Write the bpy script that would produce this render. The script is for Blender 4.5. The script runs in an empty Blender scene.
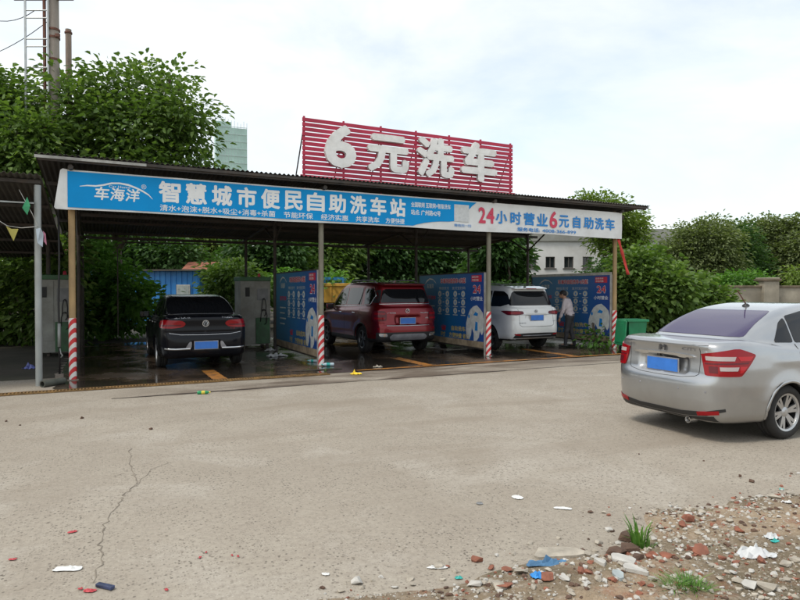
import bpy, bmesh, math, random
import numpy as np
from mathutils import Vector, Matrix
from mathutils.bvhtree import BVHTree

# ------------------------------------------------------------------ camera, sky, sun, exposure
SC = bpy.context.scene
COL = SC.collection
rad = math.radians
FPX, EYE, HOR = 605.0, 1.65, 291.0          # focal length in 800-wide pixels, eye height, horizon row
cam = bpy.data.cameras.new('camera')
cam.sensor_width = 36.0
cam.lens = FPX / 800 * 36
cam.clip_end = 2000
camo = bpy.data.objects.new('camera', cam)
COL.objects.link(camo)
camo.location = (0, 0, EYE)
camo.rotation_euler = (rad(90) - math.atan((300 - HOR) / FPX), 0, 0)
SC.camera = camo
SC.view_settings.view_transform = 'Standard'
SC.view_settings.look = 'None'
SC.view_settings.exposure = 0.5
SC.view_settings.gamma = 1.0
SC.view_settings.use_curve_mapping = False
SUN_EL, SUN_AZ = 58.0, 235.0                  # azimuth clockwise from +Y
world = bpy.data.worlds.new('World')
SC.world = world
world.use_nodes = True
wn, wl = world.node_tree.nodes, world.node_tree.links
wn.clear()
w_out = wn.new('ShaderNodeOutputWorld')
w_bg = wn.new('ShaderNodeBackground')
w_bg.inputs['Strength'].default_value = 0.1
w_sky = wn.new('ShaderNodeTexSky')
w_sky.sky_type = 'NISHITA'
w_sky.sun_disc = False
w_sky.sun_elevation = rad(SUN_EL)
w_sky.sun_rotation = rad(SUN_AZ)
w_sky.dust_density = 2.0
w_tc = wn.new('ShaderNodeTexCoord')
w_map = wn.new('ShaderNodeMapping')
w_map.inputs['Scale'].default_value = (1.0, 1.0, 2.4)
w_map.inputs['Location'].default_value = (0.3, 0.15, 0.0)
w_noise = wn.new('ShaderNodeTexNoise')
w_noise.inputs['Scale'].default_value = 2.3
w_noise.inputs['Detail'].default_value = 7.0
w_noise.inputs['Roughness'].default_value = 0.55
w_noise.inputs['Distortion'].default_value = 0.35
w_ramp = wn.new('ShaderNodeValToRGB')
w_ramp.color_ramp.elements[0].position = 0.36
w_ramp.color_ramp.elements[0].color = (0.50, 0.50, 0.50, 1)
w_ramp.color_ramp.elements[1].position = 0.60
w_ramp.color_ramp.elements[1].color = (0.97, 0.97, 0.97, 1)
w_mix = wn.new('ShaderNodeMixRGB')
w_mix.inputs['Color2'].default_value = (7.55, 7.85, 7.95, 1)     # overcast cloud
wl.new(w_tc.outputs['Generated'], w_map.inputs['Vector'])
wl.new(w_map.outputs['Vector'], w_noise.inputs['Vector'])
wl.new(w_noise.outputs['Fac'], w_ramp.inputs['Fac'])
wl.new(w_ramp.outputs['Color'], w_mix.inputs['Fac'])
w_lift = wn.new('ShaderNodeMixRGB')
w_lift.blend_type = 'MULTIPLY'
w_lift.inputs['Fac'].default_value = 1.0
w_lift.inputs['Color2'].default_value = (2.0, 1.95, 1.75, 1)     # thin high haze brightens the open sky
wl.new(w_sky.outputs['Color'], w_lift.inputs['Color1'])
wl.new(w_lift.outputs['Color'], w_mix.inputs['Color1'])
wl.new(w_mix.outputs['Color'], w_bg.inputs['Color'])
wl.new(w_bg.outputs['Background'], w_out.inputs['Surface'])
sun = bpy.data.lights.new('sun', 'SUN')
sun.energy = 1.5
sun.angle = rad(14)
sun.color = (1.0, 0.95, 0.87)
suno = bpy.data.objects.new('sun', sun)
COL.objects.link(suno)
_d = Vector((math.sin(rad(SUN_AZ)) * math.cos(rad(SUN_EL)), math.cos(rad(SUN_AZ)) * math.cos(rad(SUN_EL)), math.sin(rad(SUN_EL))))
suno.rotation_euler = _d.to_track_quat('Z', 'Y').to_euler()
suno.location = (0, 0, 30)

# ------------------------------------------------------------------ frame of the wash station: a along the row, l inward
RX, RY = 0.89551, 0.44501
TH = math.atan2(RY, RX)
OX, OY = -6.04, 11.15
POSTS = (0.0, 4.81, 9.24, 13.55)
def W(a, l, z=0.0):
    return Vector((OX + a * RX - l * RY, OY + a * RY + l * RX, z))
def G(x, y, z=0.0):                        # ground point seen at photo pixel x, y
    Y = FPX * EYE / (y - HOR)
    return Vector(((x - 400) / FPX * Y, Y, z))
def at(x, y, Y):
    return Vector(((x - 400) / FPX * Y, Y, EYE + (HOR - y) * Y / FPX))

# ------------------------------------------------------------------ materials
MATS = {}
def newmat(name):
    m = bpy.data.materials.new(name)
    m.use_nodes = True
    nt = m.node_tree
    b = nt.nodes['Principled BSDF']
    MATS[name] = m
    return m, nt, b
def nd(nt, t, **kw):
    n = nt.nodes.new(t)
    for k, v in kw.items():
        n.inputs[k.replace('_', ' ')].default_value = v
    return n
def ramp(nt, fac, stops):
    r = nt.nodes.new('ShaderNodeValToRGB')
    el = r.color_ramp.elements
    while len(el) < len(stops):
        el.new(0.5)
    for e, (p, c) in zip(el, stops):
        e.position = p
        e.color = (c, c, c, 1) if isinstance(c, (int, float)) else (*c, 1)
    nt.links.new(fac, r.inputs['Fac'])
    return r.outputs['Color']
def mix(nt, fac, a, b, mode='MIX'):
    n = nt.nodes.new('ShaderNodeMixRGB')
    n.blend_type = mode
    for s, v in (('Fac', fac), ('Color1', a), ('Color2', b)):
        if isinstance(v, bpy.types.NodeSocket):
            nt.links.new(v, n.inputs[s])
        elif isinstance(v, (int, float)):
            n.inputs[s].default_value = v if s == 'Fac' else (v, v, v, 1)
        else:
            n.inputs[s].default_value = (*v, 1)
    return n.outputs['Color']
def noise(nt, vec, scale, detail=4, rough=0.55, dist=0.0):
    n = nd(nt, 'ShaderNodeTexNoise', Scale=scale, Detail=detail, Roughness=rough, Distortion=dist)
    if vec is not None:
        nt.links.new(vec, n.inputs['Vector'])
    return n.outputs['Fac']
def coords(nt, kind='Object', scale=None):
    t = nt.nodes.new('ShaderNodeTexCoord')
    o = t.outputs[kind]
    if scale:
        m = nt.nodes.new('ShaderNodeMapping')
        m.inputs['Scale'].default_value = scale
        nt.links.new(o, m.inputs['Vector'])
        o = m.outputs['Vector']
    return o
def bump(nt, b, h, strength=0.3, dist=0.01):
    n = nd(nt, 'ShaderNodeBump', Strength=strength, Distance=dist)
    nt.links.new(h, n.inputs['Height'])
    nt.links.new(n.outputs['Normal'], b.inputs['Normal'])
def pm(name, col, rough=0.5, metal=0.0, var=0.25, scale=6.0, dirt=None, dirt_amt=0.0, bmp=0.0, coat=0.0, spec=None, gscale=None):
    """plain surface with uneven colour, optional blotches of dirt and fine relief"""
    if name in MATS:
        return MATS[name]
    m, nt, b = newmat(name)
    v = coords(nt, 'Object', gscale)
    n1 = noise(nt, v, scale, 5)
    c = mix(nt, ramp(nt, n1, [(0.3, 0.0), (0.7, 1.0)]), [x * (1 - var) for x in col], [min(1, x * (1 + var)) for x in col])
    if dirt:
        n2 = noise(nt, v, scale * 0.6, 7, 0.65)
        c = mix(nt, ramp(nt, n2, [(0.62 - dirt_amt * 0.3, 0.0), (0.72, dirt_amt)]), c, dirt)
    nt.links.new(c, b.inputs['Base Color'])
    r = ramp(nt, n1, [(0.2, max(0.02, rough - 0.08)), (0.8, min(1, rough + 0.08))])
    nt.links.new(r, b.inputs['Roughness'])
    b.inputs['Metallic'].default_value = metal
    if coat:
        b.inputs['Coat Weight'].default_value = coat
        b.inputs['Coat Roughness'].default_value = 0.04
    if spec is not None:
        b.inputs['Specular IOR Level'].default_value = spec
    if bmp:
        bump(nt, b, noise(nt, v, scale * 8, 4), bmp, 0.01)
    return m
def leafmat(name, c0, c1, c2, rough=0.5):
    m, nt, b = newmat(name)
    at_ = nt.nodes.new('ShaderNodeAttribute')
    at_.attribute_name = 'tint'
    c = ramp(nt, at_.outputs['Fac'], [(0.0, c0), (0.55, c1), (1.0, c2)])
    nt.links.new(c, b.inputs['Base Color'])
    b.inputs['Roughness'].default_value = rough
    b.inputs['Specular IOR Level'].default_value = 0.35
    tr = nt.nodes.new('ShaderNodeBsdfTranslucent')
    nt.links.new(mix(nt, 1.0, c, (1.1, 1.25, 0.5), 'MULTIPLY'), tr.inputs['Color'])
    ms = nt.nodes.new('ShaderNodeMixShader')
    ms.inputs['Fac'].default_value = 0.38
    nt.links.new(b.outputs['BSDF'], ms.inputs[1])
    nt.links.new(tr.outputs['BSDF'], ms.inputs[2])
    nt.links.new(ms.outputs['Shader'], nt.nodes['Material Output'].inputs['Surface'])
    return m

# ------------------------------------------------------------------ mesh helpers
def link(name, me, m=None, parent=None, smooth=False, loc=None, rotz=None):
    if m is not None:
        for x in (m if isinstance(m, (list, tuple)) else [m]):
            me.materials.append(x)
    if smooth:
        me.polygons.foreach_set('use_smooth', [True] * len(me.polygons))
    o = bpy.data.objects.new(name, me)
    COL.objects.link(o)
    if parent is not None:
        o.parent = parent
    if loc is not None:
        o.location = loc
    if rotz is not None:
        o.rotation_euler = (0, 0, rotz)
    return o
def tag(o, label=None, cat=None, group=None, kind=None):
    for k, v in (('label', label), ('category', cat), ('group', group), ('kind', kind)):
        if v:
            o[k] = v
    return o
def thing(name, label, cat, loc=(0, 0, 0), rotz=0.0, group=None):
    o = bpy.data.objects.new(name, None)
    o.empty_display_size = 0.1
    COL.objects.link(o)
    o.location = loc
    o.rotation_euler = (0, 0, rotz)
    return tag(o, label, cat, group)
class MB:
    def __init__(s):
        s.v, s.f, s.mi = [], [], []
    def add(s, vs, fs, mi=0):
        k = len(s.v)
        s.v += [tuple(p) for p in vs]
        s.f += [tuple(i + k for i in f) for f in fs]
        s.mi += [mi] * len(fs)
        return s
    def box(s, c, d, rotz=0.0, mi=0, rot=None):
        x, y, z = d[0] / 2, d[1] / 2, d[2] / 2
        M = rot if rot is not None else Matrix.Rotation(rotz, 3, 'Z')
        vs = [Vector(c) + M @ Vector((sx * x, sy * y, sz * z)) for sz in (-1, 1) for sy in (-1, 1) for sx in (-1, 1)]
        return s.add(vs, [(0, 2, 3, 1), (4, 5, 7, 6), (0, 1, 5, 4), (2, 6, 7, 3), (0, 4, 6, 2), (1, 3, 7, 5)], mi)
    def tube(s, pts, r, n=8, mi=0, cap=True):
        pts = [Vector(p) for p in pts]
        rs = r if isinstance(r, (list, tuple)) else [r] * len(pts)
        rings = []
        up = None
        for i, p in enumerate(pts):
            d = (pts[min(i + 1, len(pts) - 1)] - pts[max(i - 1, 0)]).normalized()
            if up is None:
                up = Vector((0, 0, 1)) if abs(d.z) < 0.9 else Vector((1, 0, 0))
            e = d.cross(up).normalized()
            up = e.cross(d).normalized()
            rings.append([p + (e * math.cos(2 * math.pi * j / n) + up * math.sin(2 * math.pi * j / n)) * rs[i] for j in range(n)])
        vs = [q for rg in rings for q in rg]
        fs = [(i * n + j, i * n + (j + 1) % n, (i + 1) * n + (j + 1) % n, (i + 1) * n + j) for i in range(len(pts) - 1) for j in range(n)]
        if cap:
            fs += [tuple(range(n))[::-1], tuple((len(pts) - 1) * n + j for j in range(n))]
        return s.add(vs, fs, mi)
    def lathe(s, prof, n=32, axis='Z', c=(0, 0, 0), mi=0, closed=False):
        vs, fs = [], []
        for (r, h) in prof:
            for j in range(n):
                t = 2 * math.pi * j / n
                p = (r * math.cos(t), r * math.sin(t), h)
                if axis == 'Y':
                    p = (p[0], h, p[1])
                vs.append((p[0] + c[0], p[1] + c[1], p[2] + c[2]))
        m = len(prof)
        for i in range(m if closed else m - 1):
            k = (i + 1) % m
            for j in range(n):
                f = (i * n + j, i * n + (j + 1) % n, k * n + (j + 1) % n, k * n + j)
                fs.append(f if axis == 'Z' else f[::-1])
        return s.add(vs, fs, mi)
    def prism(s, poly, y0, y1, mi=0):
        """poly in x,z extruded along y"""
        n = len(poly)
        vs = [(p[0], y0, p[1]) for p in poly] + [(p[0], y1, p[1]) for p in poly]
        fs = [tuple(range(n)), tuple(range(n, 2 * n))[::-1]] + [(i, i + n, (i + 1) % n + n, (i + 1) % n) for i in range(n)]
        return s.add(vs, fs, mi)
    def mesh(s, name):
        me = bpy.data.meshes.new(name)
        me.from_pydata(s.v, [], s.f)
        if any(s.mi):
            me.polygons.foreach_set('material_index', s.mi)
        return me
    def obj(s, name, m, parent=None, smooth=False, loc=None, rotz=None, bevel=0.0, fix=True):
        me = s.mesh(name)
        if fix or bevel:
            bm = bmesh.new()
            bm.from_mesh(me)
            if bevel:
                bmesh.ops.bevel(bm, geom=bm.edges[:], offset=bevel, segments=2, profile=0.5, affect='EDGES', clamp_overlap=True)
            bmesh.ops.recalc_face_normals(bm, faces=bm.faces[:])
            bm.to_mesh(me)
            bm.free()
        return link(name, me, m, parent, smooth, loc, rotz)
def autosmooth(o, ang=40):
    me = o.data
    me.polygons.foreach_set('use_smooth', [True] * len(me.polygons))
    bm = bmesh.new()
    bm.from_mesh(me)
    for e in bm.edges:
        if len(e.link_faces) == 2 and e.calc_face_angle(0) > rad(ang):
            e.smooth = False
    bm.to_mesh(me)
    bm.free()
    return o

# ------------------------------------------------------------------ lettering (built-in font, turned to mesh; x right, z up, faces -y)
TXT = {}
def text_data(s):
    k = s
    if k not in TXT:
        c = bpy.data.curves.new('lettering', 'FONT')
        c.body = s
        c.resolution_u = 3
        o = bpy.data.objects.new('lettering', c)
        COL.objects.link(o)
        me = bpy.data.meshes.new_from_object(o.evaluated_get(bpy.context.evaluated_depsgraph_get()))
        co = np.empty(len(me.vertices) * 3)
        me.vertices.foreach_get('co', co)
        co = co.reshape(-1, 3)
        lo, hi = co.min(0), co.max(0)
        fs = [tuple(p.vertices) for p in me.polygons]
        bpy.data.objects.remove(o)
        bpy.data.curves.remove(c)
        bpy.data.meshes.remove(me)
        TXT[k] = ((co[:, :2] - lo[:2]) / (hi[:2] - lo[:2]), fs)
    return TXT[k]
def text(name, s, box, y, m, parent=None, bold=0.0, depth=0.0, shear=0.0):
    """box = x0, x1, z0, z1"""
    uv, fs = text_data(s)
    x0, x1, z0, z1 = box
    n = len(uv)
    rb = bold * (z1 - z0) * 1.1                      # heavier strokes: copies shifted round a small circle
    x0, x1, z0, z1 = x0 + rb, x1 - rb, z0 + rb, z1 - rb
    P = np.zeros((n, 3))
    P[:, 0] = x0 + uv[:, 0] * (x1 - x0) + shear * uv[:, 1] * (z1 - z0)
    P[:, 2] = z0 + uv[:, 1] * (z1 - z0)
    P[:, 1] = y
    vs = [tuple(p) for p in P]
    F = list(fs)
    if depth:
        cnt = {}
        for f in fs:
            for i in range(len(f)):
                e = (f[i], f[(i + 1) % len(f)])
                cnt[e] = 1
        vs += [(p[0], y + depth, p[2]) for p in P]
        for (p, q) in cnt:
            if (q, p) not in cnt:
                F.append((q, p, p + n, q + n))
    if rb > 0:
        m0, v0, F0 = len(vs), list(vs), list(F)
        for k in range(8):
            dx, dz = rb * math.cos(k * math.pi / 4), rb * math.sin(k * math.pi / 4)
            dy = (k + 1) * 0.00012
            vs += [(p[0] + dx, p[1] + dy, p[2] + dz) for p in v0]
            F += [tuple(i + m0 * (k + 1) for i in f) for f in F0]
    me = bpy.data.meshes.new(name)
    me.from_pydata(vs, [], F)
    return link(name, me, m, parent)

# ------------------------------------------------------------------ signed-distance solids (cars, the person)
def chaikin(poly, it=2, closed=True):
    P = np.array(poly, float)
    for _ in range(it):
        Q = np.roll(P, -1, 0)
        P = np.stack([P * 0.75 + Q * 0.25, P * 0.25 + Q * 0.75], 1).reshape(-1, 2)
    return P
def poly_sdf(X, Z, poly):
    d = np.full(X.shape, 1e9)
    ins = np.zeros(X.shape, bool)
    n = len(poly)
    for i in range(n):
        ax, az = poly[i]
        bx, bz = poly[(i + 1) % n]
        ex, ez = bx - ax, bz - az
        L = ex * ex + ez * ez
        if L < 1e-14:
            continue
        wx, wz = X - ax, Z - az
        t = np.clip((wx * ex + wz * ez) / L, 0, 1)
        d = np.minimum(d, (wx - ex * t) ** 2 + (wz - ez * t) ** 2)
        c = (az > Z) != (bz > Z)
        if ez != 0:
            ins ^= c & (X < ex * (Z - az) / ez + ax)
    d = np.sqrt(d)
    return np.where(ins, -d, d)
def smax(a, b, k):
    h = np.clip(0.5 + 0.5 * (a - b) / k, 0, 1)
    return b + (a - b) * h + k * h * (1 - h)
def smin(a, b, k):
    return -smax(-a, -b, k)
def surface_nets(F, org, h):
    S = F < 0
    nx, ny, nz = F.shape
    cnt = np.zeros((nx - 1, ny - 1, nz - 1), np.int8)
    cs = [(i, j, k) for i in (0, 1) for j in (0, 1) for k in (0, 1)]
    sl = lambda A, c: A[c[0]:nx - 1 + c[0], c[1]:ny - 1 + c[1], c[2]:nz - 1 + c[2]]
    for c in cs:
        cnt += sl(S, c)
    act = (cnt > 0) & (cnt < 8)
    idx = np.argwhere(act)
    num = np.full(act.shape, -1, np.int64)
    num[act] = np.arange(len(idx))
    V = np.zeros((len(idx), 3))
    Nn = np.zeros(len(idx))
    vals = {c: sl(F, c)[act] for c in cs}
    for c in cs:
        for ax in range(3):
            if c[ax] == 0:
                e = list(c)
                e[ax] = 1
                a, b = vals[c], vals[tuple(e)]
                m = (a < 0) != (b < 0)
                t = np.where(m, a / np.where(m, a - b, 1), 0)
                p = np.array(c, float)[None, :].repeat(len(idx), 0)
                p[:, ax] += t
                V[m] += p[m]
                Nn[m] += 1
    V = V / Nn[:, None] + idx
    g = np.gradient(F)
    def tri(A, P):
        i = np.clip(np.floor(P).astype(int), 0, np.array(F.shape) - 2)
        f = P - i
        r = 0
        for c in cs:
            w = np.ones(len(P))
            for ax in range(3):
                w = w * (f[:, ax] if c[ax] else 1 - f[:, ax])
            r = r + w * A[i[:, 0] + c[0], i[:, 1] + c[1], i[:, 2] + c[2]]
        return r
    for _ in range(2):
        d = tri(F, V)
        gv = np.stack([tri(q, V) for q in g], 1)
        st = np.clip(d / np.maximum((gv ** 2).sum(1), 1e-9), -1, 1)
        mv = gv * st[:, None]
        ln = np.linalg.norm(mv, axis=1)
        mv *= np.minimum(1, 0.6 / np.maximum(ln, 1e-9))[:, None]
        V -= mv
    faces = []
    for ax in range(3):
        o1, o2 = [(1, 2), (2, 0), (0, 1)][ax]
        s0 = [slice(None)] * 3
        s1 = [slice(None)] * 3
        s0[ax], s1[ax] = slice(0, -1), slice(1, None)
        ch = S[tuple(s0)] != S[tuple(s1)]
        E = np.argwhere(ch)
        ok = (E[:, o1] > 0) & (E[:, o2] > 0) & (E[:, o1] < F.shape[o1] - 1) & (E[:, o2] < F.shape[o2] - 1)
        E = E[ok]
        fl = S[tuple(s0)][E[:, 0], E[:, 1], E[:, 2]]
        q = []
        for (u, v) in ((-1, -1), (0, -1), (0, 0), (-1, 0)):
            T = E.copy()
            T[:, o1] += u
            T[:, o2] += v
            q.append(num[T[:, 0], T[:, 1], T[:, 2]])
        q = np.stack(q, 1)
        q[~fl] = q[~fl][:, ::-1]
        faces.append(q)
    return V * h + np.array(org), np.concatenate(faces)
def np_mesh(name, V, F):
    me = bpy.data.meshes.new(name)
    me.vertices.add(len(V))
    me.vertices.foreach_set('co', np.ascontiguousarray(V, np.float32).ravel())
    k = F.shape[1]
    me.loops.add(F.size)
    me.loops.foreach_set('vertex_index', np.ascontiguousarray(F, np.int32).ravel())
    me.polygons.add(len(F))
    me.polygons.foreach_set('loop_start', np.arange(0, F.size, k, dtype=np.int32))
    me.polygons.foreach_set('loop_total', np.full(len(F), k, np.int32))
    me.update(calc_edges=True)
    return me

# ------------------------------------------------------------------ ground
VT = {}
def vnoise(x, y, s, seed):
    if seed not in VT:
        VT[seed] = np.random.RandomState(seed).rand(256, 256)
    T = VT[seed]
    X, Y = x * s, y * s
    i, j = np.floor(X).astype(int), np.floor(Y).astype(int)
    f, g = X - i, Y - j
    f, g = f * f * (3 - 2 * f), g * g * (3 - 2 * g)
    i0, i1, j0, j1 = i % 256, (i + 1) % 256, j % 256, (j + 1) % 256
    return (T[i0, j0] * (1 - f) + T[i1, j0] * f) * (1 - g) + (T[i0, j1] * (1 - f) + T[i1, j1] * f) * g
def concrete_mat():
    m, nt, b = newmat('weathered_concrete')
    v = coords(nt)
    big = noise(nt, v, 0.22, 6, 0.6)
    mid = noise(nt, v, 1.7, 6, 0.62, 0.3)
    fine = noise(nt, v, 24, 5, 0.7)
    c = mix(nt, ramp(nt, big, [(0.3, 0), (0.7, 1)]), (0.30, 0.262, 0.21), (0.375, 0.333, 0.272))
    c = mix(nt, ramp(nt, mid, [(0.36, 0.6), (0.6, 0)]), c, (0.29, 0.25, 0.20))
    c = mix(nt, ramp(nt, noise(nt, v, 0.8, 5, 0.6, 0.6), [(0.52, 0), (0.68, 0.7)]), c, (0.405, 0.368, 0.312))
    c = mix(nt, ramp(nt, fine, [(0.32, 0.5), (0.56, 0)]), c, (0.20, 0.17, 0.14))
    # exposed aggregate: dark and pale chips of several sizes
    for sc_, th, colr, amt in ((34, 0.22, (0.10, 0.085, 0.068), 0.85), (62, 0.25, (0.13, 0.108, 0.085), 0.7), (46, 0.16, (0.54, 0.50, 0.44), 0.4), (15, 0.11, (0.13, 0.105, 0.08), 0.7)):
        vo = nd(nt, 'ShaderNodeTexVoronoi', Scale=sc_, Randomness=1.0)
        nt.links.new(v, vo.inputs['Vector'])
        dot = ramp(nt, vo.outputs['Distance'], [(th, 1), (th + 0.1, 0)])
        keep = ramp(nt, noise(nt, v, 1.1 + sc_ * 0.02, 3), [(0.4, 0.35), (0.6, 1.0)])
        wn_ = nt.nodes.new('ShaderNodeSeparateColor')
        nt.links.new(vo.outputs['Color'], wn_.inputs[0])
        sel = ramp(nt, wn_.outputs[0], [(0.45, 0), (0.5, amt)])
        c = mix(nt, mix(nt, 1.0, mix(nt, 1.0, dot, keep, 'MULTIPLY'), sel, 'MULTIPLY'), c, colr)
    # old tyre tracks and brown stains
    st = noise(nt, coords(nt, 'Object', (0.16, 0.75, 1)), 1.3, 6, 0.6, 0.8)
    c = mix(nt, ramp(nt, st, [(0.52, 0), (0.66, 0.55)]), c, (0.235, 0.195, 0.15))
    # damp margin in front of the wash floor: l between -2.4 and -1.25, ragged
    sx = nt.nodes.new('ShaderNodeSeparateXYZ')
    nt.links.new(v, sx.inputs[0])
    def math_(op, a, bb):
        n = nt.nodes.new('ShaderNodeMath')
        n.operation = op
        for i, q in enumerate((a, bb)):
            if isinstance(q, (int, float)):
                n.inputs[i].default_value = q
            else:
                nt.links.new(q, n.inputs[i])
        return n.outputs[0]
    ll = math_('ADD', sx.outputs['Y'], math_('MULTIPLY', math_('SUBTRACT', noise(nt, v, 0.9, 5, 0.6), 0.5), 0.9))
    band = math_('MULTIPLY', ramp(nt, math_('ADD', ll, 3.0), [(0.42, 0), (0.62, 1)]), ramp(nt, math_('MULTIPLY', sx.outputs['X'], 0.2), [(0.12, 0), (0.4, 1)]))
    band = math_('MULTIPLY', band, ramp(nt, math_('MULTIPLY', math_('SUBTRACT', 19, sx.outputs['X']), 0.2), [(0.1, 0), (0.8, 1)]))
    band = math_('MULTIPLY', band, ramp(nt, noise(nt, coords(nt, 'Object', (0.5, 1.3, 1)), 0.8, 6, 0.65, 0.5), [(0.42, 0.12), (0.58, 1.0)]))
    c = mix(nt, math_('MULTIPLY', band, 0.85), c, (0.125, 0.095, 0.072))
    nt.links.new(c, b.inputs['Base Color'])
    nt.links.new(ramp(nt, band, [(0, 0.9), (1, 0.45)]), b.inputs['Roughness'])
    b.inputs['Specular IOR Level'].default_value = 0.3
    h = mix(nt, 0.5, fine, noise(nt, v, 90, 3))
    bump(nt, b, h, 0.5, 0.006)
    return m
def sheet(name, a0, a1, l0, l1, z, m, kind='structure', wob=0.0, n=60, seed=1):
    rng = random.Random(seed)
    pts = []
    for (p, q) in (((a0, l0), (a1, l0)), ((a1, l0), (a1, l1)), ((a1, l1), (a0, l1)), ((a0, l1), (a0, l0))):
        for k in range(n):
            t = k / n
            pts.append((p[0] + (q[0] - p[0]) * t + rng.uniform(-wob, wob), p[1] + (q[1] - p[1]) * t + rng.uniform(-wob, wob), z))
    me = bpy.data.meshes.new(name)
    me.from_pydata(pts, [], [tuple(range(len(pts)))])
    o = link(name, me, m, None, False, W(0, 0), TH)
    tag(o, kind=kind)
    return o
M_CONC = concrete_mat()
gme = bpy.data.meshes.new('ground')
gme.from_pydata([(-400, -400, 0), (400, -400, 0), (400, 400, 0), (-400, 400, 0)], [], [(0, 1, 2, 3)])
tag(link('ground', gme, M_CONC, None, False, W(0, 0), TH), 'pale worn concrete yard with fine stone chips', 'ground', kind='structure')

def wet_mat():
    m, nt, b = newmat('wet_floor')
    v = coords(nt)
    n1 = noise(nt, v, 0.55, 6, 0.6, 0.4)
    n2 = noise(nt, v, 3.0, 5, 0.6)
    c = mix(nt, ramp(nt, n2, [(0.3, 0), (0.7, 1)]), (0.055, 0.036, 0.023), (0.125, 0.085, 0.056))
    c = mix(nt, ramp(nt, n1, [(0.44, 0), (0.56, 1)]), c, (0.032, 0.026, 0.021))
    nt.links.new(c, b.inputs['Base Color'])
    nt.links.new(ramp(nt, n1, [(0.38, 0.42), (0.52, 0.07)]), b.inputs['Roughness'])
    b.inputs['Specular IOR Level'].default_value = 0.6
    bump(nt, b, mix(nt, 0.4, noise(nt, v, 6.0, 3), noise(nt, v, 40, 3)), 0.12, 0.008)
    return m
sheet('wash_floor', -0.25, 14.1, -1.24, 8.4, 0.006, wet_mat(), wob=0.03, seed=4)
M_EARTH = pm('dark_earth', (0.055, 0.045, 0.032), 0.95, var=0.45, scale=1.2, dirt=(0.04, 0.05, 0.02), dirt_amt=0.6, bmp=0.6)
sheet('earth', -40, 60, 8.4, 70, 0.005, M_EARTH, wob=0.15, seed=5)
sheet('earth_yard', -40, -0.26, 0.5, 8.4, 0.004, M_EARTH, wob=0.12, seed=6)
sheet('verge', 14.1, 60, 0.4, 8.4, 0.004, M_EARTH, wob=0.12, seed=7)

# painted bay lines
def paint_mat(name, col, edge):
    m, nt, b = newmat(name)
    v = coords(nt)
    n1 = noise(nt, v, 5.0, 7, 0.7)
    c = mix(nt, ramp(nt, n1, [(edge, 0), (edge + 0.16, 1)]), (0.09, 0.06, 0.04), col)
    nt.links.new(c, b.inputs['Base Color'])
    b.inputs['Roughness'].default_value = 0.4
    return m
M_ORANGE = paint_mat('worn_orange_paint', (0.40, 0.17, 0.035), 0.36)
def floor_line(a0, a1, l0, l1, label):
    n = 24
    rng = random.Random(int(a0 * 100))
    longa = (a1 - a0) > (l1 - l0)
    vs = []
    for k in range(n + 1):
        t = k / n
        j0, j1 = rng.uniform(-0.012, 0.012), rng.uniform(-0.012, 0.012)
        if longa:
            vs += [(a0 + (a1 - a0) * t, l0 + j0, 0.0105), (a0 + (a1 - a0) * t, l1 + j1, 0.0105)]
        else:
            vs += [(a1 + j0, l0 + (l1 - l0) * t, 0.0105), (a0 + j1, l0 + (l1 - l0) * t, 0.0105)]
    me = bpy.data.meshes.new('bay_line')
    me.from_pydata(vs, [], [(2 * k, 2 * k + 2, 2 * k + 3, 2 * k + 1) for k in range(n)])
    o = link('bay_line', me, M_ORANGE, None, False, W(0, 0), TH)
    return tag(o, label, 'floor marking', kind='structure')
floor_line(2.32, 2.58, -1.12, 0.3, 'worn orange line on wet floor behind black sedan')
floor_line(6.82, 7.08, -1.05, 0.7, 'worn orange line on wet floor behind red car')
floor_line(11.05, 11.3, -1.05, 1.1, 'worn orange line on wet floor behind white car')
floor_line(5.2, 13.9, -1.15, -1.02, 'long orange line along the wash floor edge')

# rusty drain grating: frame bars and many cross bars
M_RUST = pm('rusty_grating', (0.25, 0.145, 0.05), 0.75, 0.2, var=0.5, scale=9, dirt=(0.09, 0.06, 0.04), dirt_amt=0.7, bmp=0.3)
M_PIT = pm('drain_pit', (0.025, 0.02, 0.016), 0.8)
gr = thing('drain_grating', 'long rusty steel drain grating set in the concrete before the wash bays', 'drain', W(-7, -1.34), TH)
for y in (-0.085, 0.085):
    MB().box((5.75, y, 0.012), (11.5, 0.02, 0.03)).obj('side_rail', M_RUST, gr)
b = MB()
for k in range(229):
    b.box((0.05 + k * 0.05, 0, 0.012), (0.022, 0.15, 0.022))
tag(b.obj('cross_bars', M_RUST, gr), kind='stuff')
MB().box((5.75, 0, 0.003), (11.5, 0.2, 0.004)).obj('pit', M_PIT, gr)
# joint in the yard concrete
M_JOINT = pm('wet_joint', (0.05, 0.036, 0.028), 0.5)
b = MB()
rng = random.Random(5)
pv = None
vs = []
for k in range(141):
    a = 0.6 + k * 0.1
    wv = 0.012 + 0.035 * max(0, math.sin(k * 0.11)) * (a < 8) + rng.uniform(0, 0.012)
    vs += [(a, -2.45 + rng.uniform(-0.01, 0.01) - wv, 0.004), (a, -2.44 + wv * 0.5, 0.004)]
me = bpy.data.meshes.new('concrete_joint')
me.from_pydata(vs, [], [(2 * k, 2 * k + 2, 2 * k + 3, 2 * k + 1) for k in range(140)])
tag(link('concrete_joint', me, M_JOINT, None, False, W(0, 0), TH), 'dark damp joint line across the yard concrete', 'joint', kind='structure')
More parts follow.
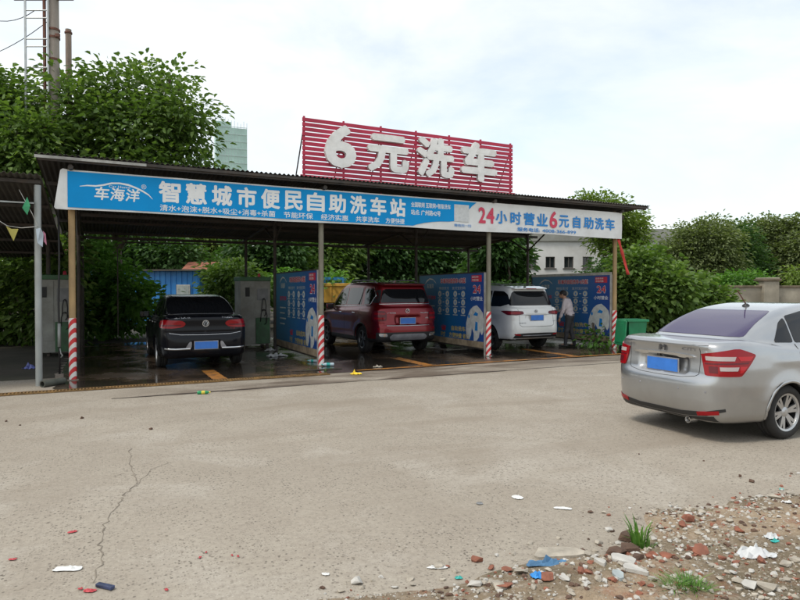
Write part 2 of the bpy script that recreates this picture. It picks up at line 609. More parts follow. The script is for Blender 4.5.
# crack in the yard (thin dark jagged line)
M_CRACK = pm('crack', (0.19, 0.16, 0.125), 0.95)
def crack(pts, w, label, seed):
    rng = random.Random(seed)
    P = [G(x, y) for x, y in pts]
    Q = []
    for p, q in zip(P[:-1], P[1:]):
        for k in range(7):
            t = k / 7
            s = p.lerp(q, t)
            Q.append(s + Vector((rng.uniform(-0.022, 0.022), rng.uniform(-0.022, 0.022), 0)))
    vs, fs = [], []
    for i, p in enumerate(Q):
        d = (Q[min(i + 1, len(Q) - 1)] - Q[max(0, i - 1)]).normalized()
        e = Vector((-d.y, d.x, 0)) * w * rng.uniform(0.15, 1.3) * 0.5
        vs += [(p + e) + Vector((0, 0, 0.003)), (p - e) + Vector((0, 0, 0.003))]
    fs = [(2 * i, 2 * i + 1, 2 * i + 3, 2 * i + 2) for i in range(len(Q) - 1)]
    me = bpy.data.meshes.new('ground_crack')
    me.from_pydata(vs, [], fs)
    tag(link('ground_crack', me, M_CRACK), label, 'crack', kind='structure')
crack([(93, 585), (99, 560), (98, 540), (106, 520), (118, 502), (123, 496), (137, 481), (128, 465), (129, 447)], 0.0095, 'long jagged crack running up the yard concrete', 3)
crack([(123, 496), (132, 489), (150, 470), (170, 462)], 0.007, 'short side crack off the long jagged one', 4)
crack([(113, 478), (124, 474)], 0.008, 'tiny crack beside the long jagged one', 6)

# rubble-strewn soil by the yard's edge
def soil_mat():
    m, nt, b = newmat('rubble_soil')
    v = coords(nt)
    n1 = noise(nt, v, 1.1, 6, 0.6, 0.3)
    c = ramp(nt, n1, [(0.36, (0.135, 0.105, 0.062)), (0.5, (0.22, 0.165, 0.105)), (0.6, (0.33, 0.245, 0.16))])
    c = mix(nt, ramp(nt, noise(nt, v, 2.3, 5, 0.6), [(0.56, 0), (0.68, 0.75)]), c, (0.26, 0.10, 0.05))
    c = mix(nt, ramp(nt, noise(nt, v, 1.6, 5, 0.6, 0.5), [(0.57, 0), (0.66, 0.7)]), c, (0.11, 0.10, 0.05))
    c = mix(nt, ramp(nt, noise(nt, v, 26, 5, 0.7), [(0.5, 0), (0.7, 0.7)]), c, (0.42, 0.36, 0.29))
    c = mix(nt, ramp(nt, noise(nt, v, 45, 4, 0.7), [(0.3, 0.6), (0.48, 0)]), c, (0.07, 0.05, 0.035))
    nt.links.new(c, b.inputs['Base Color'])
    b.inputs['Roughness'].default_value = 0.95
    bump(nt, b, mix(nt, 0.5, noise(nt, v, 30, 5, 0.7), noise(nt, v, 110, 3)), 0.9, 0.02)
    return m
def soil_mask(x, y):
    e = 3.47 + 0.433 * x + (vnoise(x + 40, y + 40, 1.1, 3) - 0.5) * 0.55 + (vnoise(x + 40, y + 40, 4.2, 4) - 0.5) * 0.22
    return e - y
def soil_h(x, y):
    k = np.clip(soil_mask(x, y) / 0.35, -1, 1)
    hgt = 0.012 + 0.035 * vnoise(x + 9, y + 9, 2.2, 7) + 0.022 * vnoise(x + 9, y + 9, 7, 8) + 0.012 * vnoise(x + 9, y + 9, 19, 9)
    return np.where(k > 0, hgt * k - 0.004 * (1 - k), -0.03)
gx, gy = np.meshgrid(np.arange(-3.2, 7.5, 0.025), np.arange(0.6, 7.0, 0.025), indexing='ij')
gz = soil_h(gx, gy)
nx_, ny_ = gx.shape
ii = np.arange(nx_ * ny_).reshape(nx_, ny_)
Fq = np.stack([ii[:-1, :-1], ii[1:, :-1], ii[1:, 1:], ii[:-1, 1:]], -1).reshape(-1, 4)
zz = gz.ravel()
Fq = Fq[(zz[Fq] > -0.029).any(1)]
me = np_mesh('soil', np.stack([gx.ravel(), gy.ravel(), zz], 1), Fq)
tag(link('soil', me, soil_mat(), smooth=True), 'brown soil strewn with rubble at the yard edge', 'soil', kind='structure')

# ------------------------------------------------------------------ canopy
M_STEEL_D = pm('dark_old_steel', (0.06, 0.052, 0.045), 0.65, 0.3, var=0.4, scale=5, dirt=(0.10, 0.06, 0.035), dirt_amt=0.5)
M_POST = pm('ochre_painted_post', (0.36, 0.24, 0.11), 0.6, var=0.3, scale=4, dirt=(0.14, 0.10, 0.07), dirt_amt=0.6, gscale=(1, 1, 0.4))
M_POSTG = pm('grey_green_post', (0.22, 0.21, 0.16), 0.6, 0.2, var=0.3, scale=4, dirt=(0.12, 0.085, 0.06), dirt_amt=0.7, gscale=(1, 1, 0.4))
M_ROOF = pm('old_corrugated_roof', (0.075, 0.07, 0.062), 0.75, 0.1, var=0.35, scale=1.5, dirt=(0.12, 0.09, 0.06), dirt_amt=0.5)
M_FASCIA = pm('pale_edge_steel', (0.45, 0.45, 0.42), 0.55, 0.2, var=0.3, scale=3, dirt=(0.12, 0.10, 0.08), dirt_amt=0.9)
def stripe_mat():
    m, nt, b = newmat('red_white_stripe_tape')
    v = coords(nt)
    sx = nt.nodes.new('ShaderNodeSeparateXYZ')
    nt.links.new(v, sx.inputs[0])
    def mm(op, a, bb):
        n = nt.nodes.new('ShaderNodeMath')
        n.operation = op
        for i, q in enumerate((a, bb)):
            if isinstance(q, (int, float)):
                n.inputs[i].default_value = q
            else:
                nt.links.new(q, n.inputs[i])
        return n.outputs[0]
    s = mm('FRACT', mm('MULTIPLY', mm('SUBTRACT', sx.outputs['Z'], mm('MULTIPLY', mm('ADD', sx.outputs['X'], mm('MULTIPLY', sx.outputs['Y'], -1.0)), 0.9)), 5.6), 0)
    c = mix(nt, ramp(nt, s, [(0.49, 0), (0.51, 1)]), (0.75, 0.72, 0.68), (0.58, 0.03, 0.035))
    c = mix(nt, ramp(nt, noise(nt, v, 9, 7, 0.7), [(0.55, 0), (0.75, 0.55)]), c, (0.25, 0.2, 0.16))
    nt.links.new(c, b.inputs['Base Color'])
    b.inputs['Roughness'].default_value = 0.45
    return m
M_STRIPE = stripe_mat()
ZF, ZB, LF, LB = 4.05, 3.46, -0.45, 8.2        # roof height at front and back edge
def roofz(l):
    return ZF + (ZB - ZF) * (l - LF) / (LB - LF)
can = thing('wash_canopy', 'long open-fronted wash canopy with a sagging corrugated roof on thin posts', 'canopy', W(0, 0), TH)
A0, A1 = -0.55, 14.4
# corrugated roof sheets, one part each
ns = 16
sw = (A1 - A0) / ns
def corr_mesh(w, l0, l1, z0, z1, name='roof_sheet', wave=0.0935, amp=0.016, nl=5):
    n = max(8, int(round(w / wave)) * 6)
    vs, fs = [], []
    for i in range(n + 1):
        x = w * i / n
        dz = amp * math.sin(2 * math.pi * x / wave)
        for j in range(nl):
            t = j / (nl - 1)
            vs.append((x, l0 + (l1 - l0) * t, z0 + (z1 - z0) * t + dz))
    N = len(vs)
    vs += [(p[0], p[1], p[2] - 0.004) for p in vs]
    for i in range(n):
        for j in range(nl - 1):
            q = (i * nl + j, (i + 1) * nl + j, (i + 1) * nl + j + 1, i * nl + j + 1)
            fs.append(q)
            fs.append(tuple(N + t for t in q[::-1]))
        fs.append((i * nl, N + i * nl, N + (i + 1) * nl, (i + 1) * nl))
        e = nl - 1
        fs.append((i * nl + e, (i + 1) * nl + e, N + (i + 1) * nl + e, N + i * nl + e))
    me = bpy.data.meshes.new(name)
    me.from_pydata(vs, [], fs)
    me.materials.append(M_ROOF)
    return me
rm = corr_mesh(sw + 0.03, LF, LB, ZF, ZB)
rng = random.Random(2)
for k in range(ns):
    o = link('roof_sheet', rm, None, can)
    o.location = (A0 + k * sw, rng.uniform(-0.025, 0.025), rng.uniform(-0.002, 0.004) + 0.006 * (k % 2))
for l in (-0.36, 1.6, 3.9, 6.0, 7.95):
    MB().box(((A0 + A1) / 2, l, roofz(l) - 0.062), (A1 - A0 - 0.1, 0.05, 0.075)).obj('purlin', M_STEEL_D, can)
MB().box((A0 + 0.9, LF + 0.02, ZF - 0.052), (1.8, 0.006, 0.05)).obj('fascia_strip', M_FASCIA, can)
MB().box(((A0 + 1.8 + A1) / 2, LF + 0.02, ZF - 0.052), (A1 - A0 - 1.81, 0.006, 0.05)).obj('fascia_strip', M_STEEL_D, can)
for a in POSTS:
    pts = [(a, -0.3, roofz(-0.3) - 0.16), (a, 8.1, roofz(8.1) - 0.16)]
    MB().tube(pts, 0.045, 6).obj('rafter', M_STEEL_D, can)
    for (l0, l1) in ((0.0, 1.1), (3.9, 2.8), (3.9, 5.0)):
        MB().tube([(a, l0, roofz(l0) - 0.75), (a, l1, roofz(l1) - 0.18)], 0.025, 6).obj('knee_brace', M_STEEL_D, can)
for l, w in ((0.06, 0.10), (3.9, 0.08), (7.6, 0.08)):
    MB().box((6.9, l + 0.055, roofz(l) - 0.25), (14.2, 0.05, w)).obj('beam', M_STEEL_D, can)
    for k in range(9 if l < 1 else 0):
        a = 0.5 + k * 1.55
        MB().tube([(a, l + 0.05, roofz(l) - 0.72), (a + 0.7, l + 0.05, roofz(l) - 0.25)], 0.014, 5).obj('truss_web', M_STEEL_D, can)
MB().box((6.9, 0.11, roofz(0) - 0.74), (14.0, 0.04, 0.05)).obj('lower_chord', M_STEEL_D, can)
for i, a in enumerate(POSTS):
    for l in (0.0, 3.9, 7.6):
        r = 0.058 if l == 0 else 0.045
        m = (M_POST if i in (0, 3) else M_POSTG) if l == 0 else M_STEEL_D
        z1 = roofz(l) - 0.12
        p = MB().tube([(0, 0, 0), (0, 0, z1)], r, 14).obj('post', m, can, loc=(a, l, 0))
        autosmooth(p)
        if l == 0:
            hgt = (1.15, 1.12, 1.13, 1.1)[i]
            s = autosmooth(MB().lathe([(0.0585, 0.02), (0.0645, 0.022), (0.0645, hgt), (0.0585, hgt + 0.002)], 20).obj('striped_sleeve', M_STRIPE, p))
            s.data.name = 'striped_sleeve'
            MB().lathe([(0.058, 0.001), (0.1, 0.001), (0.095, 0.02), (0.0642, 0.0205)], 12).obj('base_collar', pm('cement_collar', (0.2, 0.17, 0.14), 0.9), p)
# bent pipe beside the first bay's rear
pp = MB().tube([(0.95, 7.55, 0.3), (0.95, 7.55, 2.9), (1.0, 7.5, 3.05), (1.2, 7.4, 3.12), (4.0, 7.4, 3.15)], 0.02, 6).obj('water_pipe', M_STEEL_D, can)

# ------------------------------------------------------------------ long banner above the bays
M_WHITE = pm('white_banner_cloth', (0.74, 0.75, 0.74), 0.55, var=0.06, scale=2.0, dirt=(0.42, 0.40, 0.36), dirt_amt=0.4, bmp=0.15)
M_BLUE = pm('blue_banner_print', (0.004, 0.285, 0.66), 0.5, var=0.08, scale=1.2, bmp=0.12, spec=0.15)
M_LW = pm('white_print', (0.80, 0.81, 0.80), 0.5, var=0.05)
M_LB = pm('blue_print', (0.008, 0.22, 0.60), 0.5, var=0.08)
M_LR = pm('red_print', (0.62, 0.045, 0.10), 0.5, var=0.08)
ban = thing('banner_sign', 'long blue and white banner lettered in Chinese along the canopy front', 'banner', W(0, -0.2), TH)
nx = 140
vs, fs = [], []
for i in range(nx + 1):
    x = -0.06 + 13.68 * i / nx
    for j in range(9):
        t = j / 8
        z = 3.125 + 0.72 * t + 0.012 * math.sin(x * 1.3) * (1 - t)
        dy = 0.004 * math.sin(x * 5.1 + j) + 0.004 * math.sin(x * 11.7 - j * 1.3)
        vs.append((x, 0.012 + dy, z))
for i in range(nx):
    for j in range(8):
        fs.append((i * 9 + j, (i + 1) * 9 + j, (i + 1) * 9 + j + 1, i * 9 + j + 1))
k = len(vs)
bm_ = MB().add(vs, fs)
bm_.box((6.78, 0.055, 3.485), (13.66, 0.03, 0.70))
o = bm_.obj('banner_cloth', M_WHITE, ban, fix=False)
# folded white end flap
MB().add([(-0.055, 0.008, 3.845), (-0.13, 0.02, 3.86), (-0.17, 0.03, 3.83), (-0.27, 0.04, 3.16), (-0.25, 0.035, 3.13), (-0.055, 0.008, 3.12),
          (-0.055, 0.03, 3.845), (-0.13, 0.08, 3.86), (-0.17, 0.10, 3.83), (-0.27, 0.12, 3.16), (-0.25, 0.115, 3.13), (-0.055, 0.03, 3.12)],
         [(5, 4, 3, 2, 1, 0), (6, 7, 8, 9, 10, 11)] + [(i, (i + 1) % 6, (i + 1) % 6 + 6, i + 6) for i in range(6)]).obj('end_flap', M_WHITE, ban)
sw_ = [(6.98, 3.165), (7.08, 3.20), (7.29, 3.25), (7.5, 3.28), (7.7, 3.30), (7.95, 3.31), (8.11, 3.33), (8.26, 3.39), (8.4, 3.5), (8.52, 3.63), (8.62, 3.73), (8.74, 3.815)]
poly = [(-0.055, 3.165)] + sw_ + [(-0.055, 3.815)]
def flat_poly(name, poly, y, m, parent):
    me = bpy.data.meshes.new(name)
    me.from_pydata([(p[0], y, p[1]) for p in poly], [], [tuple(range(len(poly)))])
    return link(name, me, m, parent)
flat_poly('blue_panel', poly, -0.001, M_BLUE, ban)
main = '智慧城市便民自助洗车站'
for i, ch in enumerate(main):
    c = 1.68 + (6.59 - 1.68) * i / (len(main) - 1)
    text('lettering', ch, (c - 0.20, c + 0.20, 3.355, 3.765), -0.004, M_LW, ban, 0.032)
segs = [('清水+泡沫+脱水+吸尘+消毒+杀菌', 1.5, 3.74), ('节能环保', 3.92, 4.56), ('经济实惠', 4.74, 5.37), ('共享洗车', 5.55, 6.12), ('方便快捷', 6.28, 6.76)]
for s, x0, x1 in segs:
    text('lettering', s, (x0, x1, 3.19, 3.315), -0.004, M_LW, ban, 0.012)
text('lettering', '全国联网 互联网+智能洗车', (6.93, 8.0, 3.60, 3.72), -0.004, M_LW, ban, 0.015)
text('lettering', '站点: 广州路42号', (6.93, 7.72, 3.42, 3.545), -0.004, M_LW, ban, 0.015)
text('lettering', '微信扫一扫', (8.1, 8.58, 3.20, 3.27), -0.004, M_LB, ban, 0.01)
flat_poly('printed_square', [(8.1, 3.33), (8.52, 3.33), (8.52, 3.735), (8.1, 3.735)], -0.0025, pm('blank_code_square', (0.6, 0.62, 0.62), 0.5, var=0.12, scale=14), ban)
text('lettering', '2', (8.80, 9.01, 3.32, 3.715), -0.004, M_LR, ban, 0.03)
text('lettering', '4', (9.03, 9.27, 3.32, 3.715), -0.004, M_LR, ban, 0.03)
for ch, x0, x1 in (('小', 9.31, 9.66), ('时', 9.76, 10.10), ('营', 10.18, 10.53), ('业', 10.60, 10.96), ('元', 11.34, 11.68), ('自', 11.82, 12.08), ('助', 12.2, 12.55), ('洗', 12.6, 12.93), ('车', 12.99, 13.33)):
    text('lettering', ch, (x0, x1, 3.335, 3.66), -0.004, M_LB, ban, 0.03)
text('lettering', '6', (11.02, 11.28, 3.30, 3.745), -0.004, M_LR, ban, 0.03)
text('lettering', '服务电话:', (9.98, 10.70, 3.17, 3.275), -0.004, M_LB, ban, 0.018)
text('lettering', '4008-366-899', (10.78, 11.92, 3.178, 3.262), -0.004, M_LB, ban, 0.018)
for ch, x0, x1 in (('车', 0.37, 0.61), ('海', 0.63, 0.87), ('洋', 0.89, 1.13)):
    text('lettering', ch, (x0, x1, 3.33, 3.57), -0.004, M_LW, ban, 0.022, shear=0.12)
text('lettering', 'Car Home', (0.62, 0.98, 3.57, 3.615), -0.004, M_LW, ban, 0.0)
text('lettering', '®', (1.17, 1.26, 3.58, 3.67), -0.004, M_LW, ban, 0.0)
# car-roof swoosh of the emblem
sp = [(0.14, 3.555, .006), (0.26, 3.575, .014), (0.40, 3.575, .018), (0.52, 3.60, .02), (0.66, 3.645, .02), (0.80, 3.655, .02), (0.95, 3.635, .022), (1.08, 3.59, .022), (1.20, 3.535, .022), (1.30, 3.475, .018), (1.37, 3.40, .006)]
up_ = [(x, z + w) for x, z, w in sp]
dn_ = [(x, z - w * 0.6) for x, z, w in sp][::-1]
flat_poly('emblem_line', dn_[::-1] + up_[::-1], -0.004, M_LW, ban)

# ------------------------------------------------------------------ red slatted sign on the roof
M_RED = pm('red_painted_slat', (0.42, 0.018, 0.055), 0.45, 0.1, var=0.2, scale=2.5, dirt=(0.30, 0.03, 0.05), dirt_amt=0.5)
M_SIGNW = pm('white_sign_letter', (0.80, 0.79, 0.76), 0.5, var=0.08, scale=6, dirt=(0.5, 0.47, 0.42), dirt_amt=0.4)
M_SIGNS = pm('letter_edge_grey', (0.55, 0.55, 0.54), 0.5)
rs = thing('roof_sign', 'large red slatted sign with four thick white characters on the canopy roof', 'sign', W(4.54, 0.5), TH)
SL = 5.79
nsl = 12
for k in range(nsl):
    z = 4.27 + (k + 0.5) * 1.28 / nsl
    MB().box((SL / 2, -0.02, z), (SL, 0.022, 0.083)).obj('slat', M_RED, rs, bevel=0.004)
MB().box((SL / 2, -0.05, 4.235), (SL + 0.1, 0.06, 0.04)).obj('foot_rail', M_RED, rs)
for k in range(7):
    x = 0.05 + k * (SL - 0.1) / 6
    MB().box((x, 0.013, (roofz(0.5) + 5.56) / 2), (0.04, 0.04, 5.56 - roofz(0.5) + 0.04)).obj('upright', M_RED, rs)
    MB().tube([(x, 0.03, 5.35), (x, 0.9, roofz(1.4) + 0.0)], 0.016, 6).obj('back_strut', M_STEEL_D, rs)
for ch, x0, x1, z0, z1, bo in (('6', .50, 1.27, 4.47, 5.46, .045), ('元', 1.55, 2.64, 4.47, 5.36, .045), ('洗', 2.86, 3.92, 4.46, 5.44, .04), ('车', 4.13, 5.22, 4.46, 5.46, .045)):
    o = text('sign_character', ch, (x0, x1, z0, z1), -0.125, [M_SIGNW, M_SIGNS], rs, bo, depth=0.09)
    for q in o.data.polygons:
        if abs(q.normal.y) < 0.5:
            q.material_index = 1

# ------------------------------------------------------------------ printed boards between the bays
def board_mat():
    m, nt, b = newmat('blue_board_print')
    v = coords(nt)
    sx = nt.nodes.new('ShaderNodeSeparateXYZ')
    nt.links.new(v, sx.inputs[0])
    g = ramp(nt, mix(nt, 0.22, mix(nt, 1.0, sx.outputs['X'], 0.28, 'MULTIPLY'), noise(nt, v, 1.4, 5)), [(0.1, (0.02, 0.16, 0.27)), (0.45, (0.012, 0.15, 0.36)), (0.9, (0.015, 0.05, 0.27))])
    g = mix(nt, ramp(nt, noise(nt, v, 2.6, 7, 0.7), [(0.6, 0), (0.75, 0.5)]), g, (0.06, 0.13, 0.22))
    nt.links.new(g, b.inputs['Base Color'])
    b.inputs['Roughness'].default_value = 0.35
    return m
M_BOARD = board_mat()
M_FRAMEW = pm('worn_white_frame', (0.55, 0.54, 0.50), 0.5, 0.2, var=0.15, dirt=(0.2, 0.15, 0.1), dirt_amt=0.6)
M_SKIRT = pm('dirty_cream_skirt', (0.42, 0.33, 0.22), 0.6, var=0.35, scale=5, dirt=(0.10, 0.07, 0.05), dirt_amt=0.8)
M_YEL = pm('faded_yellow_print', (0.50, 0.40, 0.13), 0.5, var=0.25)
M_CREAM = pm('cream_print', (0.55, 0.56, 0.50), 0.5, var=0.15)
M_FOAM = pm('foam_print', (0.58, 0.60, 0.58), 0.5, var=0.2, scale=7)
M_RP = pm('board_red_print', (0.55, 0.03, 0.06), 0.45, var=0.1)
def disc(name, x, z, rx, rz, y, m, parent, n=20):
    return flat_poly(name, [(x + rx * math.cos(2 * math.pi * k / n), z + rz * math.sin(2 * math.pi * k / n)) for k in range(n)], y, m, parent)
def board(i, framed, label):
    t = thing('printed_board', label, 'board', W(POSTS[i] - 0.03, 3.6), TH - math.pi / 2, 'blue printed boards between the wash bays')
    Wd = 3.48
    X = lambda l: 3.6 - l
    MB().box((Wd / 2, 0, 1.15), (Wd, 0.03, 1.92)).obj('board_face', M_BOARD, t)
    MB().box((Wd / 2, -0.004, 0.27), (Wd - 0.06, 0.03, 0.16)).obj('skirt', M_SKIRT, t)
    fm = M_FRAMEW if framed else M_STEEL_D
    fw = 0.08 if framed else 0.03
    MB().box((Wd / 2, 0, 2.11 + fw / 2), (Wd + 0.04, 0.05, fw)).obj('frame_bar', fm, t)
    for x in (-0.02, Wd + 0.02):
        MB().box((x, 0, 1.06), (0.045, 0.055, 2.119)).obj('frame_post', M_FRAMEW if x > 1 else M_STEEL_D, t)
    MB().box((Wd / 2, 0.005, 0.17), (Wd, 0.04, 0.04)).obj('frame_bar', M_STEEL_D, t)
    y = -0.017
    text('lettering', '车海洋自助洗车·6元起', (X(2.33), X(0.99), 1.85, 2.01), y + 0.0012, M_LW, t, 0.07)
    text('lettering', '车海洋自助洗车·6元起', (X(2.31), X(1.01), 1.86, 2.0), y - 0.002, M_RP, t, 0.03)
    text('lettering', '微信支付    支付宝扫码', (X(2.4), X(1.01), 1.69, 1.77), y, M_CREAM, t, 0.0)
    for r_, z in enumerate((1.57, 1.34, 1.11)):
        for c_, l in enumerate((2.36, 1.94, 1.52, 1.12)):
            disc('step_disc', X(l), z, 0.095, 0.085, y, M_CREAM, t)
            flat_poly('step_mark', [(X(l) - 0.022, z - 0.03), (X(l) + 0.022, z - 0.03), (X(l) + 0.022, z + 0.03), (X(l) - 0.022, z + 0.03)], y - 0.003, M_LB, t)
            flat_poly('step_caption', [(X(l) - 0.12, z - 0.125), (X(l) + 0.12, z - 0.125), (X(l) + 0.12, z - 0.105), (X(l) - 0.12, z - 0.105)], y, M_CREAM, t)
        for l in (2.15, 1.32):
            flat_poly('step_dash', [(X(l) - 0.045, z - 0.012), (X(l) + 0.045, z - 0.012), (X(l) + 0.045, z + 0.012), (X(l) - 0.045, z + 0.012)], y, M_CREAM, t)
    flat_poly('red_label', [(X(.71), 1.89), (X(.24), 1.89), (X(.24), 2.06), (X(.71), 2.06)], y, M_RP, t)
    text('lettering', '自助洗车', (X(.68), X(.38), 1.99, 2.04), y - 0.003, M_LW, t, 0.01)
    text('lettering', '欢迎光临', (X(.68), X(.38), 1.91, 1.965), y - 0.003, M_LW, t, 0.01)
    text('lettering', '24', (X(.65), X(.28), 1.585, 1.81), y, M_LW, t, 0.06)
    text('lettering', '24', (X(.64), X(.29), 1.60, 1.80), y - 0.003, M_RP, t, 0.03)
    text('lettering', '小时营业', (X(.76), X(.2), 1.40, 1.51), y, M_LW, t, 0.02)
    text('lettering', '自助洗车', (X(1.72), X(1.0), .56, .70), y, M_YEL, t, 0.03)
    text('lettering', '方便快捷 省钱', (X(1.85), X(.82), .37, .51), y, M_YEL, t, 0.03)
    text('lettering', '省', (X(2.3), X(2.0), .54, .70), y, M_RP, t, 0.03)
    text('lettering', '时', (X(2.3), X(2.05), .37, .51), y, M_YEL, t, 0.03)
    # foam arch picture
    rng = random.Random(8)
    P = []
    for (l, z) in ((.93, .40), (.96, .6), (.95, .82), (.90, 1.0), (.78, 1.16), (.62, 1.25), (.45, 1.27), (.30, 1.2), (.17, 1.1), (.14, .9), (.16, .62), (.22, .5), (.30, .62), (.36, .45), (.45, .36), (.6, .34), (.62, .55), (.68, .7), (.74, .5), (.80, .36)):
        P.append((X(l) + rng.uniform(-.015, .015), z + rng.uniform(-.015, .015)))
    flat_poly('foam_picture', P[::-1], y, M_FOAM, t)
    flat_poly('foam_window', [(X(.62), 1.02), (X(.42), 1.0), (X(.40), 1.07), (X(.52), 1.11)], y - 0.003, M_LB, t)
    flat_poly('foam_window', [(X(.55), .62), (X(.42), .62), (X(.42), .84), (X(.52), .86)], y - 0.003, M_LB, t)
    disc('foam_drop', X(.83), .98, .04, .05, y - 0.003, M_LB, t, 10)
    # emblem of the station at the far end
    e = [(X(3.25), 1.85), (X(3.1), 1.93), (X(2.95), 1.99), (X(2.75), 1.97), (X(2.6), 1.88), (X(2.56), 1.86), (X(2.62), 1.92), (X(2.76), 2.0), (X(2.95), 2.03), (X(3.12), 1.97)]
    flat_poly('emblem_line', e[::-1][::-1], y, M_CREAM, t)
    text('lettering', '车海洋', (X(3.12), X(2.72), 1.72, 1.86), y, M_CREAM, t, 0.02)
    text('lettering', '投币洗车', (X(3.2), X(2.6), 1.40, 1.52), y, M_RP, t, 0.03)
    for r_ in range(4):
        flat_poly('step_caption', [(X(3.2), 1.2 - r_ * .14), (X(2.65 + .1 * (r_ % 2)), 1.2 - r_ * .14), (X(2.65 + .1 * (r_ % 2)), 1.23 - r_ * .14), (X(3.2), 1.23 - r_ * .14)], y, M_CREAM, t)
    return t
board(1, False, 'blue printed board between the black sedan and the red car')
board(2, False, 'blue printed board between the red car and the white car')
board(3, True, 'blue printed board in a pale frame behind the man, beside the green bin')

# ------------------------------------------------------------------ washing machines at the rear of the posts
M_CAB = pm('grey_cabinet', (0.30, 0.30, 0.27), 0.55, 0.1, var=0.2, scale=3, dirt=(0.14, 0.12, 0.09), dirt_amt=0.7)
M_CABG = pm('green_cabinet', (0.04, 0.13, 0.05), 0.5, var=0.25, scale=4, dirt=(0.03, 0.04, 0.025), dirt_amt=0.6)
M_BLACK = pm('black_rubber', (0.02, 0.02, 0.02), 0.6, var=0.2)
M_GREYP = pm('grey_plastic', (0.2, 0.2, 0.2), 0.5)
def machine(a, l, label):
    t = thing('washing_machine', label, 'wash machine', W(a, l), TH, 'coin washing cabinets at the rear of the bays')
    MB().box((0, 0, 1.02), (0.86, 0.85, 1.84)).obj('cabinet', M_CAB, t, bevel=0.012)
    MB().box((0, 0, 2.0), (0.9, 0.89, 0.12)).obj('top_cap', M_CABG, t, bevel=0.015)
    MB().box((0.20, -0.44, 0.5), (0.40, 0.06, 0.75)).obj('green_door', M_CABG, t, bevel=0.008)
    MB().box((-0.22, -0.432, 1.15), (0.38, 0.02, 1.5)).obj('door', M_CAB, t, bevel=0.004)
    MB().box((-0.24, -0.455, 1.62), (0.12, 0.03, 0.26)).obj('control_panel', M_BLACK, t, bevel=0.004)
    MB().box((0.20, -0.432, 1.55), (0.32, 0.02, 0.34)).obj('notice', M_GREYP, t)
    for sx in (-0.36, 0.36):
        for sy in (-0.3, 0.3):
            MB().box((sx, sy, 0.055), (0.08, 0.08, 0.11)).obj('foot', M_STEEL_D, t)
    # hose looped on hooks
    for z0, r, dz in ((1.42, 0.06, 0.5), (1.10, 0.09, 0.42)):
        MB().tube([(0.22 - r, -0.48, z0 - dz * 0.8), (0.22 - r * 0.9, -0.50, z0 - dz * 0.3), (0.22 - r * 0.5, -0.50, z0), (0.22, -0.50, z0 + 0.02), (0.22 + r * 0.6, -0.51, z0 - 0.02), (0.22 + r, -0.52, z0 - dz * 0.4), (0.22 + r * 0.8, -0.51, z0 - dz * 0.9), (0.22 + r * 0.2, -0.50, z0 - dz)], 0.013, 6).obj('hose', M_BLACK, t, smooth=True)
        MB().box((0.22, -0.465, z0 - 0.01), (0.02, 0.08, 0.02)).obj('hook', M_STEEL_D, t)
    MB().lathe([(0.0, 0.115), (0.03, 0.10), (0.04, 0.06), (0.045, 0.0)], 10, c=(0.2, 0, 2.06)).obj('beacon', M_RP, t, smooth=True)
    return t
machine(4.5, 5.3, 'grey wash cabinet with green cap behind the first printed board')
machine(-0.55, 5.2, 'grey wash cabinet with green door behind the first striped post')

# ------------------------------------------------------------------ the roofed shelter at the left
le = thing('lean_to_shelter', 'dark low shelter with a corrugated roof and a grey pipe post', 'shelter', W(-0.5, -0.48), TH)
M_PIPE = pm('grey_galvanised_pipe', (0.33, 0.35, 0.34), 0.5, 0.4, var=0.2, scale=4, dirt=(0.2, 0.16, 0.12), dirt_amt=0.5, gscale=(1, 1, .4))
autosmooth(MB().tube([(0, 0, 0), (0, 0, 3.48)], 0.055, 14).obj('post', M_PIPE, le))
autosmooth(MB().tube([(-4.2, 0, 0), (-4.2, 0, 3.48)], 0.055, 14).obj('post', M_PIPE, le))
for x in (-0.2, -4.2):
    autosmooth(MB().tube([(x, 5.4, 0), (x, 5.4, 2.9)], 0.05, 10).obj('post', M_STEEL_D, le))
lm = corr_mesh(1.02, -0.25, 8.4, 3.62, 2.62, 'roof_sheet')  # roof carried further back, added depth shades the shrub behind
for k in range(8):
    o = link('roof_sheet', lm, None, le)
    o.location = (-7.95 + k, 0, 0.006 * (k % 2))
for y in (0.0, 1.8, 3.6, 5.4, 7.2):
    MB().box((-3.9, y, 3.545 - y * 0.1156 - 0.01), (7.9, 0.05, 0.06)).obj('purlin', M_STEEL_D, le)
MB().box((-3.9, -0.06, 3.16), (7.7, 0.025, 0.025)).obj('tie_rod', M_PIPE, le)

